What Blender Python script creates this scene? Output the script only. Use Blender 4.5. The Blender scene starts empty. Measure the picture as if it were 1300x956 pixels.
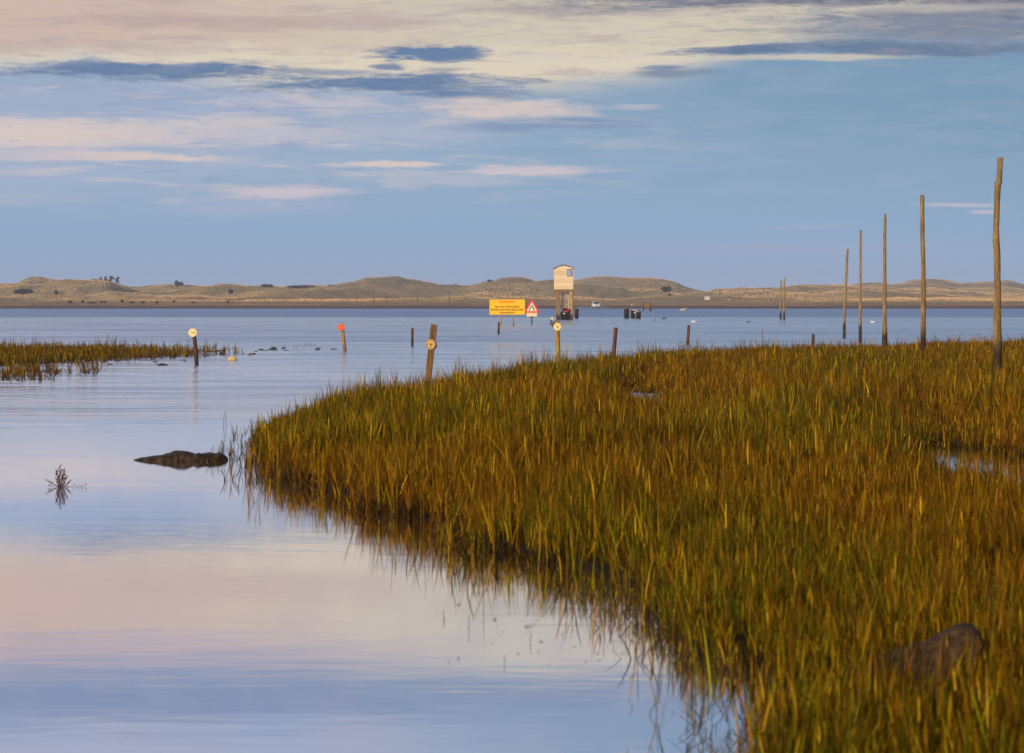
import bpy, bmesh, math, random
import numpy as np
from mathutils import Vector, Matrix
R = math.radians
random.seed(7); rng = np.random.default_rng(7)
S = bpy.context.scene
COL = S.collection

# ------------------------------------------------------------------ camera
H = 1.8; F = 3686.0; HY = 385.0; CX = 650.0        # eye height, focal length in photo pixels, horizon row
cam = bpy.data.objects.new('camera', bpy.data.cameras.new('camera')); COL.objects.link(cam)
cam.location = (0, 0, H); cam.rotation_euler = (R(90), 0, 0)
cam.data.sensor_width = 36; cam.data.lens = F / 1300 * 36
cam.data.shift_y = -(478 - HY) / 1300
cam.data.clip_start = 0.1; cam.data.clip_end = 20000
cam.data.dof.use_dof = True; cam.data.dof.focus_distance = 110; cam.data.dof.aperture_fstop = 6.3
S.camera = cam
S.view_settings.view_transform = 'Standard'; S.view_settings.look = 'None'
S.view_settings.exposure = 0.0; S.view_settings.gamma = 1.0

def at(px, D, z=0.0): return Vector(((px - CX) / F * D, D, z))
def zpx(py, D): return H - (py - HY) / F * D
def base_d(py): return H * F / (py - HY)

# ------------------------------------------------------------------ node helpers
class NT:
    def __init__(s, tree): s.t = tree; s.n = tree.nodes; s.l = tree.links
    def new(s, typ, **kw):
        n = s.n.new(typ)
        for k, v in kw.items(): setattr(n, k, v)
        return n
    def put(s, sock, v):
        if isinstance(v, bpy.types.NodeSocket): s.l.new(v, sock)
        elif v is not None: sock.default_value = v
    def m(s, op, a, b=None, c=None, clamp=False):
        n = s.new('ShaderNodeMath', operation=op, use_clamp=clamp)
        s.put(n.inputs[0], a); s.put(n.inputs[1], b); s.put(n.inputs[2], c)
        return n.outputs[0]
    def step(s, v, a, b, lo=0.0, hi=1.0):
        n = s.new('ShaderNodeMapRange', interpolation_type='SMOOTHSTEP')
        s.put(n.inputs['Value'], v); s.put(n.inputs['From Min'], a); s.put(n.inputs['From Max'], b)
        s.put(n.inputs['To Min'], lo); s.put(n.inputs['To Max'], hi)
        return n.outputs[0]
    def mix(s, f, a, b, blend='MIX'):
        n = s.new('ShaderNodeMix', data_type='RGBA', blend_type=blend)
        s.put(n.inputs[0], f); s.put(n.inputs[6], a); s.put(n.inputs[7], b)
        return n.outputs[2]
    def ramp(s, f, stops):
        n = s.new('ShaderNodeValToRGB'); cr = n.color_ramp
        while len(cr.elements) < len(stops): cr.elements.new(0.5)
        for e, (p, c) in zip(cr.elements, stops): e.position = p; e.color = c
        s.put(n.inputs[0], f); return n.outputs[0]
    def xyz(s, a, b, c):
        n = s.new('ShaderNodeCombineXYZ'); s.put(n.inputs[0], a); s.put(n.inputs[1], b); s.put(n.inputs[2], c)
        return n.outputs[0]
    def sep(s, v):
        n = s.new('ShaderNodeSeparateXYZ'); s.put(n.inputs[0], v); return n.outputs
    def map(s, v, scale, loc=(0, 0, 0)):
        n = s.new('ShaderNodeMapping'); s.put(n.inputs[0], v); n.inputs['Scale'].default_value = scale
        n.inputs['Location'].default_value = loc; return n.outputs[0]
    def noise(s, v, scale=1, detail=3, rough=0.5, dist=0.0):
        n = s.new('ShaderNodeTexNoise'); s.put(n.inputs['Vector'], v); n.inputs['Scale'].default_value = scale
        n.inputs['Detail'].default_value = detail; n.inputs['Roughness'].default_value = rough
        n.inputs['Distortion'].default_value = dist; return n.outputs[0]

def srgb(r, g, b):
    f = lambda v: (v / 255 / 12.92) if v / 255 <= 0.04045 else ((v / 255 + 0.055) / 1.055) ** 2.4
    return (f(r), f(g), f(b), 1)

# ------------------------------------------------------------------ sun and sky
SUN_EL = 10.0; SUN_TO = Vector((-0.66, -1.0, 0)).normalized()
W = bpy.data.worlds.new('World'); S.world = W; W.use_nodes = True
w = NT(W.node_tree); w.n.clear()
out = w.new('ShaderNodeOutputWorld')
sky = w.new('ShaderNodeTexSky'); sky.sky_type = 'NISHITA'; sky.sun_disc = False
sky.sun_elevation = R(SUN_EL); sky.sun_rotation = math.atan2(SUN_TO.x, SUN_TO.y)
sky.air_density = 1.2; sky.dust_density = 1.5
bg1 = w.new('ShaderNodeBackground'); w.l.new(sky.outputs[0], bg1.inputs[0]); bg1.inputs[1].default_value = 0.10
# clouds and evening haze, laid out by compass bearing and elevation (in units of 1/3686 rad)
tc = w.new('ShaderNodeTexCoord'); d = w.sep(tc.outputs['Generated'])
X0 = w.m('MULTIPLY_ADD', w.m('ARCTAN2', d[0], d[1]), F, CX)
el = w.m('MULTIPLY', w.m('ARCSINE', d[2]), F)
Y0 = w.m('SUBTRACT', HY, el)
P = w.xyz(w.m('MULTIPLY', X0, 0.01), w.m('MULTIPLY', Y0, 0.01), 0.0)
n1 = w.noise(w.map(P, (0.55, 3.2, 1), (3, 1, 0)), 1, 5, 0.62, 0.3)
n2 = w.noise(w.map(P, (2.2, 11, 1), (7, 4, 0)), 1, 4, 0.6, 0.2)
n3 = w.noise(w.map(P, (0.22, 1.1, 1), (1, 9, 0)), 1, 3, 0.5)
n4 = w.noise(w.map(P, (0.9, 9.0, 1), (5, 2, 0)), 1, 5, 0.65, 0.6)
n5 = w.noise(w.map(P, (3.4, 15, 1), (2, 6, 0)), 1, 4, 0.7, 0.8)
Y = w.m('MULTIPLY_ADD', w.m('SUBTRACT', n1, 0.5), 40.0, Y0)
Y = w.m('MULTIPLY_ADD', w.m('SUBTRACT', n2, 0.5), 9.0, Y)
X = w.m('MULTIPLY_ADD', w.m('SUBTRACT', n3, 0.5), 200.0, X0)
# base gradient, by elevation row; unseen rows above frame brightened to lighten the water
e01 = w.m('DIVIDE', w.m('SUBTRACT', Y0, -700.0), 1100.0, clamp=True)     # row -700 -> 0, row 400 -> 1
def rp(y): return (y + 700) / 1100
base = w.ramp(e01, [(rp(-690), srgb(202, 210, 238)), (rp(-330), srgb(228, 222, 232)), (rp(-170), srgb(172, 181, 206)), (rp(-105), srgb(130, 150, 184)), (rp(60), srgb(140, 164, 192)),
                    (rp(170), srgb(146, 173, 200)), (rp(290), srgb(143, 172, 205)), (rp(340), srgb(153, 173, 206)), (rp(390), srgb(164, 176, 208))])
col = base
# right side of the sky is a deeper steel blue
rb = w.m('MULTIPLY', w.step(w.m('MULTIPLY_ADD', Y, -0.9, X0), 250, 1250), w.step(Y0, 330, 120))
col = w.mix(w.m('MULTIPLY', rb, 0.75), col, srgb(112, 150, 180))
# left middle is a lighter lavender
lv = w.m('MULTIPLY', w.step(X0, 800, 100), w.m('MULTIPLY', w.step(Y0, 310, 190), w.step(Y0, 60, 140)))
col = w.mix(w.m('MULTIPLY', lv, 0.75), col, srgb(172, 184, 208))
# cream sheet of high cloud across the top
slant = w.m('ADD', Y, w.m('MULTIPLY', w.step(X0, 640, 1250), 85.0))
slant = w.m('ADD', slant, w.m('MULTIPLY', w.step(X0, 430, 120), 26.0))
cm = w.step(slant, 135, 92)
cm = w.m('MULTIPLY', cm, w.step(w.m('MULTIPLY_ADD', w.step(X0, 200, 900), 30.0, Y), -88, -34))
cm = w.m('MULTIPLY', cm, w.step(n4, 0.15, 0.42, 0.85, 1.0))
cream = w.mix(w.step(X0, 700, 60), srgb(216, 205, 182), srgb(212, 186, 170))
cream = w.mix(w.step(w.m('ADD', Y, w.m('MULTIPLY', n2, 20.0)), 60, 85), cream, srgb(228, 214, 190))
cream = w.mix(w.m('MULTIPLY', w.step(n4, 0.5, 0.68), 0.55), cream, srgb(186, 166, 166))
col = w.mix(cm, col, cream)
# generic thin wisps in the upper sky beyond the frame
gw = w.m('MULTIPLY', w.step(n1, 0.5, 0.66), w.step(Y0, -60, -260))
col = w.mix(w.m('MULTIPLY', gw, 0.5), col, srgb(206, 192, 190))
# individual clouds: (cx, cy, rx, ry, colour, opacity, softness)
DK = srgb(100, 126, 164); DK2 = srgb(92, 118, 150); SL = srgb(112, 114, 132)
PK = srgb(216, 200, 206); PE = srgb(224, 205, 196); LV = srgb(160, 174, 204)
clouds = [
 (330, 30, 300, 9, srgb(188, 164, 160), .75, .7), (60, 64, 200, 10, srgb(192, 170, 170), .6, .7), (760, 12, 230, 10, srgb(176, 162, 160), .6, .6),
 (130, 135, 260, 22, LV, .85, .6), (420, 132, 260, 20, LV, .7, .6),
 (60, 172, 230, 20, PE, .95, .45), (300, 168, 120, 10, srgb(206, 196, 204), .7, .6),
 (420, 170, 200, 17, srgb(190, 190, 206), .6, .7), (300, 156, 80, 7, PE, .5, .5),
 (170, 93, 175, 13, DK, 1., .35), (400, 92, 120, 5, DK, .7, .4), (500, 106, 185, 15, DK, 1., .35), (610, 120, 90, 9, DK, .8, .5),
 (540, 68, 78, 10, DK, 1., .25), (500, 84, 34, 5, DK, .9, .3), (575, 74, 45, 6, DK, .9, .3), (585, 88, 40, 3, DK, .5, .5),
 (630, 138, 110, 11, PE, .85, .4), (600, 128, 70, 6, PE, .7, .5), (700, 158, 130, 10, srgb(130, 150, 184), .85, .5),
 (195, 201, 100, 7, PE, .95, .3), (80, 200, 120, 10, PK, .7, .5), (520, 208, 60, 4, PE, .9, .3), (440, 210, 40, 3, PK, .6, .4), (680, 217, 80, 7, PK, .85, .4),
 (350, 244, 85, 8, PK, .8, .4), (330, 262, 120, 12, srgb(172, 180, 208), .6, .6), (800, 136, 32, 5, PK, .5, .5),
 (930, 67, 110, 7, DK2, 1., .35), (1150, 66, 240, 13, srgb(98, 122, 154), 1., .4), (1000, 76, 170, 4, srgb(216, 206, 188), .8, .4),
 (860, 94, 45, 6, DK2, .7, .5), (840, 86, 30, 3, DK, .7, .4), (1210, 38, 240, 24, srgb(122, 132, 152), .95, .6),
 (1040, -3, 440, 17, SL, 1., .45), (1250, 6, 200, 22, srgb(106, 112, 132), 1., .5), (1180, 16, 120, 6, srgb(206, 196, 184), .6, .5),
 (1200, 261, 50, 3, PK, .55, .5), (1236, 270, 22, 3, PK, .55, .5), (1010, 288, 60, 4, srgb(170, 178, 206), .5, .6), (1000, 316, 260, 7, srgb(166, 174, 204), .5, .7),
 (200, -50, 420, 18, srgb(176, 166, 188), .75, .8), (1000, -40, 400, 20, srgb(178, 172, 186), .7, .6),
 (200, -118, 420, 18, srgb(124, 142, 178), .8, .6), (900, -100, 500, 18, srgb(130, 144, 176), .8, .6)]
for cx, cy, rx, ry, c, op, so in clouds:
    dx = w.m('DIVIDE', w.m('SUBTRACT', X, cx), rx); dy = w.m('DIVIDE', w.m('SUBTRACT', w.m('MULTIPLY_ADD', w.m('SUBTRACT', Y, Y0), min(1.0, ry / 14), Y0), cy), ry)
    r2 = w.m('SQRT', w.m('ADD', w.m('MULTIPLY', dx, dx), w.m('MULTIPLY', dy, dy)))
    r2 = w.m('MULTIPLY_ADD', w.m('SUBTRACT', n4, 0.5), -1.5, r2)
    r2 = w.m('MULTIPLY_ADD', w.m('SUBTRACT', n5, 0.5), -1.1, r2)
    mk = w.step(r2, 1.0 + so * .75, 0.80 - so)
    col = w.mix(w.m('MULTIPLY', mk, op), col, c)
# thin layered wisps, mostly in the left half
wl = w.noise(w.map(P, (0.65, 6.0, 1), (21, 5, 0)), 1, 6, 0.62, 0.9); wl2 = w.noise(w.map(P, (1.3, 9.0, 1), (31, 7, 0)), 1, 6, 0.65, 0.7)
lm = w.m('MULTIPLY', w.step(X0, 980, 380, .12, 1), w.m('MULTIPLY', w.step(Y0, 300, 200), w.step(Y0, 85, 125)))
col = w.mix(w.m('MULTIPLY', w.m('MULTIPLY', w.step(wl, .50, .66), lm), .62), col, srgb(212, 200, 202))
col = w.mix(w.m('MULTIPLY', w.m('MULTIPLY', w.step(wl2, .55, .68), lm), .40), col, srgb(126, 150, 186))
um = w.step(Y0, 110, 40)
col = w.mix(w.m('MULTIPLY', w.m('MULTIPLY', w.step(wl2, .50, .66), um), .38), col, srgb(186, 168, 168))
# faint mottling of the whole veil
mo = w.noise(w.map(P, (0.8, 4.5, 1), (11, 3, 0)), 1, 5, 0.6, 0.5)
col = w.mix(w.m('MULTIPLY', w.m('MULTIPLY', w.step(mo, 0.42, 0.68), w.step(Y0, 300, 170)), 0.16), col, srgb(176, 184, 204)); col = w.mix(w.m('MULTIPLY', w.m('MULTIPLY', w.step(mo, 0.56, 0.34), w.step(Y0, 300, 170)), 0.13), col, srgb(118, 148, 182))
bg2 = w.new('ShaderNodeBackground'); w.l.new(col, bg2.inputs[0]); bg2.inputs[1].default_value = 1.0
mixs = w.new('ShaderNodeMixShader')
up = w.step(el, 900, 3400, 0.985, 0.3)
w.l.new(up, mixs.inputs[0]); w.l.new(bg1.outputs[0], mixs.inputs[1]); w.l.new(bg2.outputs[0], mixs.inputs[2])
w.l.new(mixs.outputs[0], out.inputs[0])

sl = bpy.data.lights.new('sun', 'SUN'); sl.energy = 3.6; sl.angle = R(0.6); sl.color = (1.0, 0.80, 0.54)
sun = bpy.data.objects.new('sun', sl); COL.objects.link(sun)
tosun = Vector((SUN_TO.x * math.cos(R(SUN_EL)), SUN_TO.y * math.cos(R(SUN_EL)), math.sin(R(SUN_EL))))
sun.rotation_euler = tosun.to_track_quat('Z', 'Y').to_euler(); sun.location = tosun * 50

# ------------------------------------------------------------------ object helpers
def tag(o, label=None, cat=None, group=None, kind=None):
    if label: o['label'] = label
    if cat: o['category'] = cat
    if group: o['group'] = group
    if kind: o['kind'] = kind
    return o
def empty(name, loc, rz=0):
    o = bpy.data.objects.new(name, None); COL.objects.link(o); o.location = loc; o.rotation_euler = (0, 0, rz)
    o.empty_display_size = 0.2; return o
def link(name, me, mat, parent=None, smooth=False):
    o = bpy.data.objects.new(name, me); COL.objects.link(o)
    if mat: me.materials.append(mat)
    if parent: o.parent = parent
    if smooth: me.shade_smooth()
    return o
def obj(name, bm, mat, parent=None, smooth=False):
    me = bpy.data.meshes.new(name); bmesh.ops.recalc_face_normals(bm, faces=bm.faces); bm.to_mesh(me); bm.free()
    return link(name, me, mat, parent, smooth)
def npmesh(name, verts, faces_flat, starts, mat, parent=None, smooth=False, color=None):
    me = bpy.data.meshes.new(name)
    me.vertices.add(len(verts)); me.vertices.foreach_set('co', np.ascontiguousarray(verts, dtype=np.float32).ravel())
    me.loops.add(len(faces_flat)); me.loops.foreach_set('vertex_index', faces_flat.astype(np.int32))
    me.polygons.add(len(starts)); me.polygons.foreach_set('loop_start', starts.astype(np.int32))
    if color is not None:
        a = me.color_attributes.new('tint', 'BYTE_COLOR', 'POINT')
        a.data.foreach_set('color', np.ascontiguousarray(color, dtype=np.float32).ravel())
    me.update(calc_edges=True)
    return link(name, me, mat, parent, smooth)
def grid(name, xs, ys, Z, mat, X=None, smooth=True):
    ny, nx = Z.shape
    XX = X if X is not None else np.broadcast_to(xs, (ny, nx)); YY = np.broadcast_to(ys[:, None], (ny, nx))
    v = np.stack([XX, YY, Z], -1).reshape(-1, 3)
    i = np.arange(ny * nx).reshape(ny, nx)
    q = np.stack([i[:-1, :-1], i[:-1, 1:], i[1:, 1:], i[1:, :-1]], -1).reshape(-1)
    return npmesh(name, v, q, np.arange(0, len(q), 4), mat, None, smooth)
def box(bm, c, s, rot=None, bev=0.0):
    M = Matrix.Translation(c)
    if rot is not None: M = M @ rot
    M = M @ Matrix.Diagonal((s[0], s[1], s[2], 1))
    r = bmesh.ops.create_cube(bm, size=1, matrix=M)
    if bev > 0:
        es = list({e for v in r['verts'] for e in v.link_edges})
        bmesh.ops.bevel(bm, geom=es, offset=bev, segments=2, affect='EDGES', profile=0.6)
def tube(bm, pts, rads, n=12, noise=0.0, squash=1.0, cap=True, seed=0):
    rr = random.Random(seed); rings = []
    for k, (p, r) in enumerate(zip(pts, rads)):
        p = Vector(p)
        dirv = (Vector(pts[min(k + 1, len(pts) - 1)]) - Vector(pts[max(k - 1, 0)])).normalized()
        a = Vector((1, 0, 0)) if abs(dirv.x) < 0.9 else Vector((0, 1, 0))
        b = dirv.cross(a).normalized(); a = b.cross(dirv).normalized()
        ring = []
        for i in range(n):
            t = 2 * math.pi * i / n; q = r * (1 + noise * rr.uniform(-1, 1))
            ring.append(bm.verts.new(p + a * math.cos(t) * q + b * math.sin(t) * q * squash))
        rings.append(ring)
    for A, B in zip(rings[:-1], rings[1:]):
        for i in range(n): bm.faces.new((A[i], A[(i + 1) % n], B[(i + 1) % n], B[i]))
    if cap: bm.faces.new(rings[0][::-1]); bm.faces.new(rings[-1])
def disc(bm, c, r, th, n=36, axis=Vector((0, -1, 0)), bev=0.0, hole=0.0):
    """round plate, facing axis, with a rounded rim"""
    q = axis.normalized(); a = q.orthogonal().normalized(); b = q.cross(a)
    prof = [(hole, -th / 2), (r - bev, -th / 2), (r, -th / 2 + bev), (r, th / 2 - bev), (r - bev, th / 2), (hole, th / 2)]
    rings = []
    for rad, h in prof:
        rings.append([bm.verts.new(Vector(c) + q * h + (a * math.cos(2 * math.pi * i / n) + b * math.sin(2 * math.pi * i / n)) * max(rad, 1e-4)) for i in range(n)])
    for k in range(len(rings) - 1 + (1 if hole > 0 else 0)):
        A, B = rings[k], rings[(k + 1) % len(rings)]
        for i in range(n): bm.faces.new((A[i], A[(i + 1) % n], B[(i + 1) % n], B[i]))
    if hole <= 0: bm.faces.new(rings[0]); bm.faces.new(rings[-1])

# ------------------------------------------------------------------ materials
def new_mat(name):
    m = bpy.data.materials.new(name); m.use_nodes = True; t = NT(m.node_tree)
    return m, t, t.n['Principled BSDF']
def simple(name, c, rough=0.6, metal=0.0, var=0.15, scale=8.0, stretch=(1, 1, 1), bump=0.0, spec=0.5):
    m, t, b = new_mat(name); co = t.new('ShaderNodeTexCoord').outputs['Object']
    n = t.noise(t.map(co, stretch), scale, 5, 0.6)
    c2 = tuple(v * (1 - var * 2) for v in c[:3]) + (1,)
    c3 = tuple(min(1, v * (1 + var)) for v in c[:3]) + (1,)
    t.l.new(t.ramp(n, [(0.3, c2), (0.7, c3)]), b.inputs['Base Color'])
    b.inputs['Roughness'].default_value = rough; b.inputs['Metallic'].default_value = metal
    b.inputs['Specular IOR Level'].default_value = spec
    if bump:
        bn = t.new('ShaderNodeBump'); bn.inputs['Strength'].default_value = 1; bn.inputs['Distance'].default_value = bump
        t.l.new(n, bn.inputs['Height']); t.l.new(bn.outputs[0], b.inputs['Normal'])
    return m
def wood(name, c, dark, lichen=None, wet=None, wet_z=0.5, stretch=(14, 14, 1.4), bump=0.006):
    """weathered wood; grain along z, blotches, a tidal stain on the lower part (object coordinates)"""
    m, t, b = new_mat(name); co = t.new('ShaderNodeTexCoord').outputs['Object']
    g = t.noise(t.map(co, stretch), 1.5, 6, 0.65, 0.4); bl = t.noise(t.map(co, (5, 5, 2.2)), 1, 5, 0.7)
    cc = t.mix(t.step(g, 0.35, 0.66), dark, c)
    cc = t.mix(t.step(bl, 0.56, 0.68, 0, 0.8), cc, tuple(v * .35 for v in dark[:3]) + (1,))
    if lichen: cc = t.mix(t.step(t.noise(t.map(co, (9, 9, 4), (4, 2, 1)), 1, 4, 0.7), 0.53, 0.66, 0, 0.85), cc, lichen)
    if wet:
        z = t.sep(co)[2]; z = t.m('MULTIPLY_ADD', t.m('SUBTRACT', bl, 0.5), 0.9, z)
        cc = t.mix(t.step(z, wet_z + 0.25, wet_z - 0.2), cc, wet)
    t.l.new(cc, b.inputs['Base Color']); b.inputs['Roughness'].default_value = 0.8; b.inputs['Specular IOR Level'].default_value = 0.25
    bn = t.new('ShaderNodeBump'); bn.inputs['Strength'].default_value = 0.9; bn.inputs['Distance'].default_value = bump
    t.l.new(t.m('ADD', g, t.m('MULTIPLY', bl, 0.8)), bn.inputs['Height']); t.l.new(bn.outputs[0], b.inputs['Normal'])
    return m

M = {}
M['pole'] = wood('bark_pole', (.33, .21, .085, 1), (.13, .078, .03, 1), (.36, .28, .075, 1), (.035, .022, .013, 1), 0.95, bump=.012)
M['pole_pale'] = wood('pale_pole', (.36, .23, .10, 1), (.17, .10, .045, 1), (.34, .26, .08, 1), (.045, .03, .018, 1), 0.8, bump=.01)
M['post_brown'] = wood('brown_post', (.24, .13, .045, 1), (.10, .05, .018, 1), None, (.06, .035, .02, 1), 0.25)
M['post_rust'] = wood('rust_post', (.17, .06, .03, 1), (.08, .03, .02, 1), None, (.04, .02, .015, 1), 0.12)
M['post_dark'] = wood('dark_post', (.13, .055, .03, 1), (.05, .025, .018, 1), None, (.03, .018, .014, 1), 0.2)
M['post_golden'] = wood('golden_post', (.42, .23, .06, 1), (.2, .10, .03, 1), (.35, .28, .07, 1), (.10, .06, .03, 1), 0.1)
M['disc_cream'] = simple('cream_disc', (.85, .66, .30, 1), .55, var=.12, scale=14)
M['disc_wood'] = simple('tan_disc', (.62, .38, .13, 1), .7, var=.2, scale=10, stretch=(1, 1, 3))
M['disc_orange'] = simple('orange_disc', (.88, .10, .025, 1), .5, var=.12, scale=9)
M['black'] = simple('black_paint', (.012, .010, .010, 1), .7, var=.2, spec=.2)
M['pile_dark'] = wood('tarred_pile', (.05, .028, .018, 1), (.018, .012, .010, 1), None, (.012, .009, .008, 1), .5)
M['dark_mark'] = simple('dark_mark', (.05, .035, .03, 1), .6)
M['hut_wood'] = None
M['leg_wood'] = wood('leg_wood', (.30, .19, .085, 1), (.17, .10, .045, 1), None, (.05, .035, .025, 1), 0.5, bump=.01)
M['leg_fresh'] = wood('pale_leg_wood', (.52, .32, .14, 1), (.32, .19, .08, 1), None, (.10, .06, .035, 1), 0.6, bump=.01)
M['ladder'] = simple('ladder_wood', (.62, .50, .34, 1), .7, var=.1)
M['roof'] = simple('roof_felt', (.22, .10, .07, 1), .8, var=.15)
M['yellow'] = simple('yellow_sign', (.90, .50, .0, 1), .45, var=.03)
M['red'] = simple('red_sign', (.80, .015, .015, 1), .45, var=.05)
M['sign_white'] = simple('sign_white', (.80, .72, .52, 1), .45, var=.05)
M['back_metal'] = simple('sign_backing', (.25, .2, .12, 1), .6, var=.1)
M['cream_plate'] = simple('cream_plate', (.80, .62, .36, 1), .5, var=.08)
M['car_paint'] = simple('white_paint', (.80, .80, .80, 1), .25, var=.03)
M['chrome'] = simple('grey_plastic', (.12, .12, .13, 1), .4, var=.1)
M['rubber'] = simple('rubber', (.02, .02, .02, 1), .8, var=.1)
M['rim'] = simple('rim', (.4, .4, .42, 1), .35, metal=.8, var=.05)
M['lamp'] = simple('lamp_lens', (.85, .85, .8, 1), .1, var=.02)
M['trunk'] = simple('trunk', (.09, .06, .045, 1), .9)
M['rock'] = simple('wet_rock', (.055, .030, .017, 1), .6, var=.42, scale=11, bump=.04, spec=.15)
M['rock_grey'] = simple('grey_rock', (.085, .048, .026, 1), .8, var=.42, scale=16, bump=.02, spec=.1)
M['weed'] = simple('dead_weed', (.085, .03, .018, 1), .8, var=.3, scale=30)
M['wrack'] = simple('wrack', (.05, .035, .022, 1), .7, var=.3, scale=30)
M['gull_white'] = simple('white_feather', (.80, .76, .70, 1), .7, var=.05)
M['gull_grey'] = simple('grey_feather', (.36, .36, .40, 1), .7, var=.05)
M['duck'] = simple('dark_feather', (.05, .04, .04, 1), .7, var=.2)
M['bill'] = simple('bill', (.6, .35, .05, 1), .5)
M['buoy'] = simple('weathered_float', (.62, .46, .17, 1), .6, var=.2, scale=20)
M['buoy_pink'] = simple('pink_float', (.75, .42, .34, 1), .6, var=.1)
def glass_mat():
    m, t, b = new_mat('window_glass'); b.inputs['Base Color'].default_value = (1, 1, 1, 1)
    b.inputs['Roughness'].default_value = 0.03; b.inputs['Transmission Weight'].default_value = 1; b.inputs['IOR'].default_value = 1.02
    return m
M['glass'] = glass_mat()
M['car_glass'] = simple('car_glass', (.03, .05, .10, 1), .08, var=.1)
def hut_mat():
    m, t, b = new_mat('plank_boards'); co = t.new('ShaderNodeTexCoord').outputs['Object']; s = t.sep(co)
    board = t.m('FLOOR', t.m('MULTIPLY', s[2], 6.6)); n = t.noise(t.map(co, (1.2, 1.2, 18)), 1, 4, .6)
    wn = t.new('ShaderNodeTexWhiteNoise', noise_dimensions='1D'); t.l.new(board, wn.inputs['W'])
    cc = t.mix(wn.outputs[0], (.66, .49, .27, 1), (.86, .70, .44, 1)); cc = t.mix(t.step(n, .45, .7, 0, .45), cc, (.55, .36, .18, 1))
    # reddish weathered patch high on the left of the seaward wall
    dx = t.m('DIVIDE', t.m('ADD', s[0], .35), .75); dz = t.m('DIVIDE', t.m('SUBTRACT', s[2], 5.1), .22)
    r = t.m('ADD', t.m('SQRT', t.m('ADD', t.m('MULTIPLY', dx, dx), t.m('MULTIPLY', dz, dz))), t.m('MULTIPLY_ADD', n, 1.2, -.6))
    cc = t.mix(t.m('MULTIPLY', t.step(r, 1.5, .3, 0, .75), t.step(wn.outputs[0], .1, .6)), cc, (.50, .29, .19, 1))
    fz = t.m('FRACT', t.m('MULTIPLY', s[2], 6.6)); cc = t.mix(t.step(fz, .12, .02, 0, .55), cc, (.30, .18, .09, 1))
    t.l.new(cc, b.inputs['Base Color']); b.inputs['Roughness'].default_value = .7
    return m
M['hut_wood'] = hut_mat()

# ------------------------------------------------------------------ numpy value noise
_perm = rng.random((257, 257))
def vn(x, y, seed=0):
    x = np.asarray(x, float) + seed * 17.31; y = np.asarray(y, float) + seed * 9.77
    xi = np.floor(x).astype(int); yi = np.floor(y).astype(int); fx = x - xi; fy = y - yi
    fx = fx * fx * (3 - 2 * fx); fy = fy * fy * (3 - 2 * fy)
    g = lambda a, b: _perm[a % 256, b % 256]
    return (g(xi, yi) * (1 - fx) + g(xi + 1, yi) * fx) * (1 - fy) + (g(xi, yi + 1) * (1 - fx) + g(xi + 1, yi + 1) * fx) * fy
def fbm(x, y, o=4, seed=0):
    s = 0; a = .5; t = 0
    for k in range(o): s = s + a * vn(x * 2 ** k, y * 2 ** k, seed + k); t += a; a *= .5
    return s / t

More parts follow.
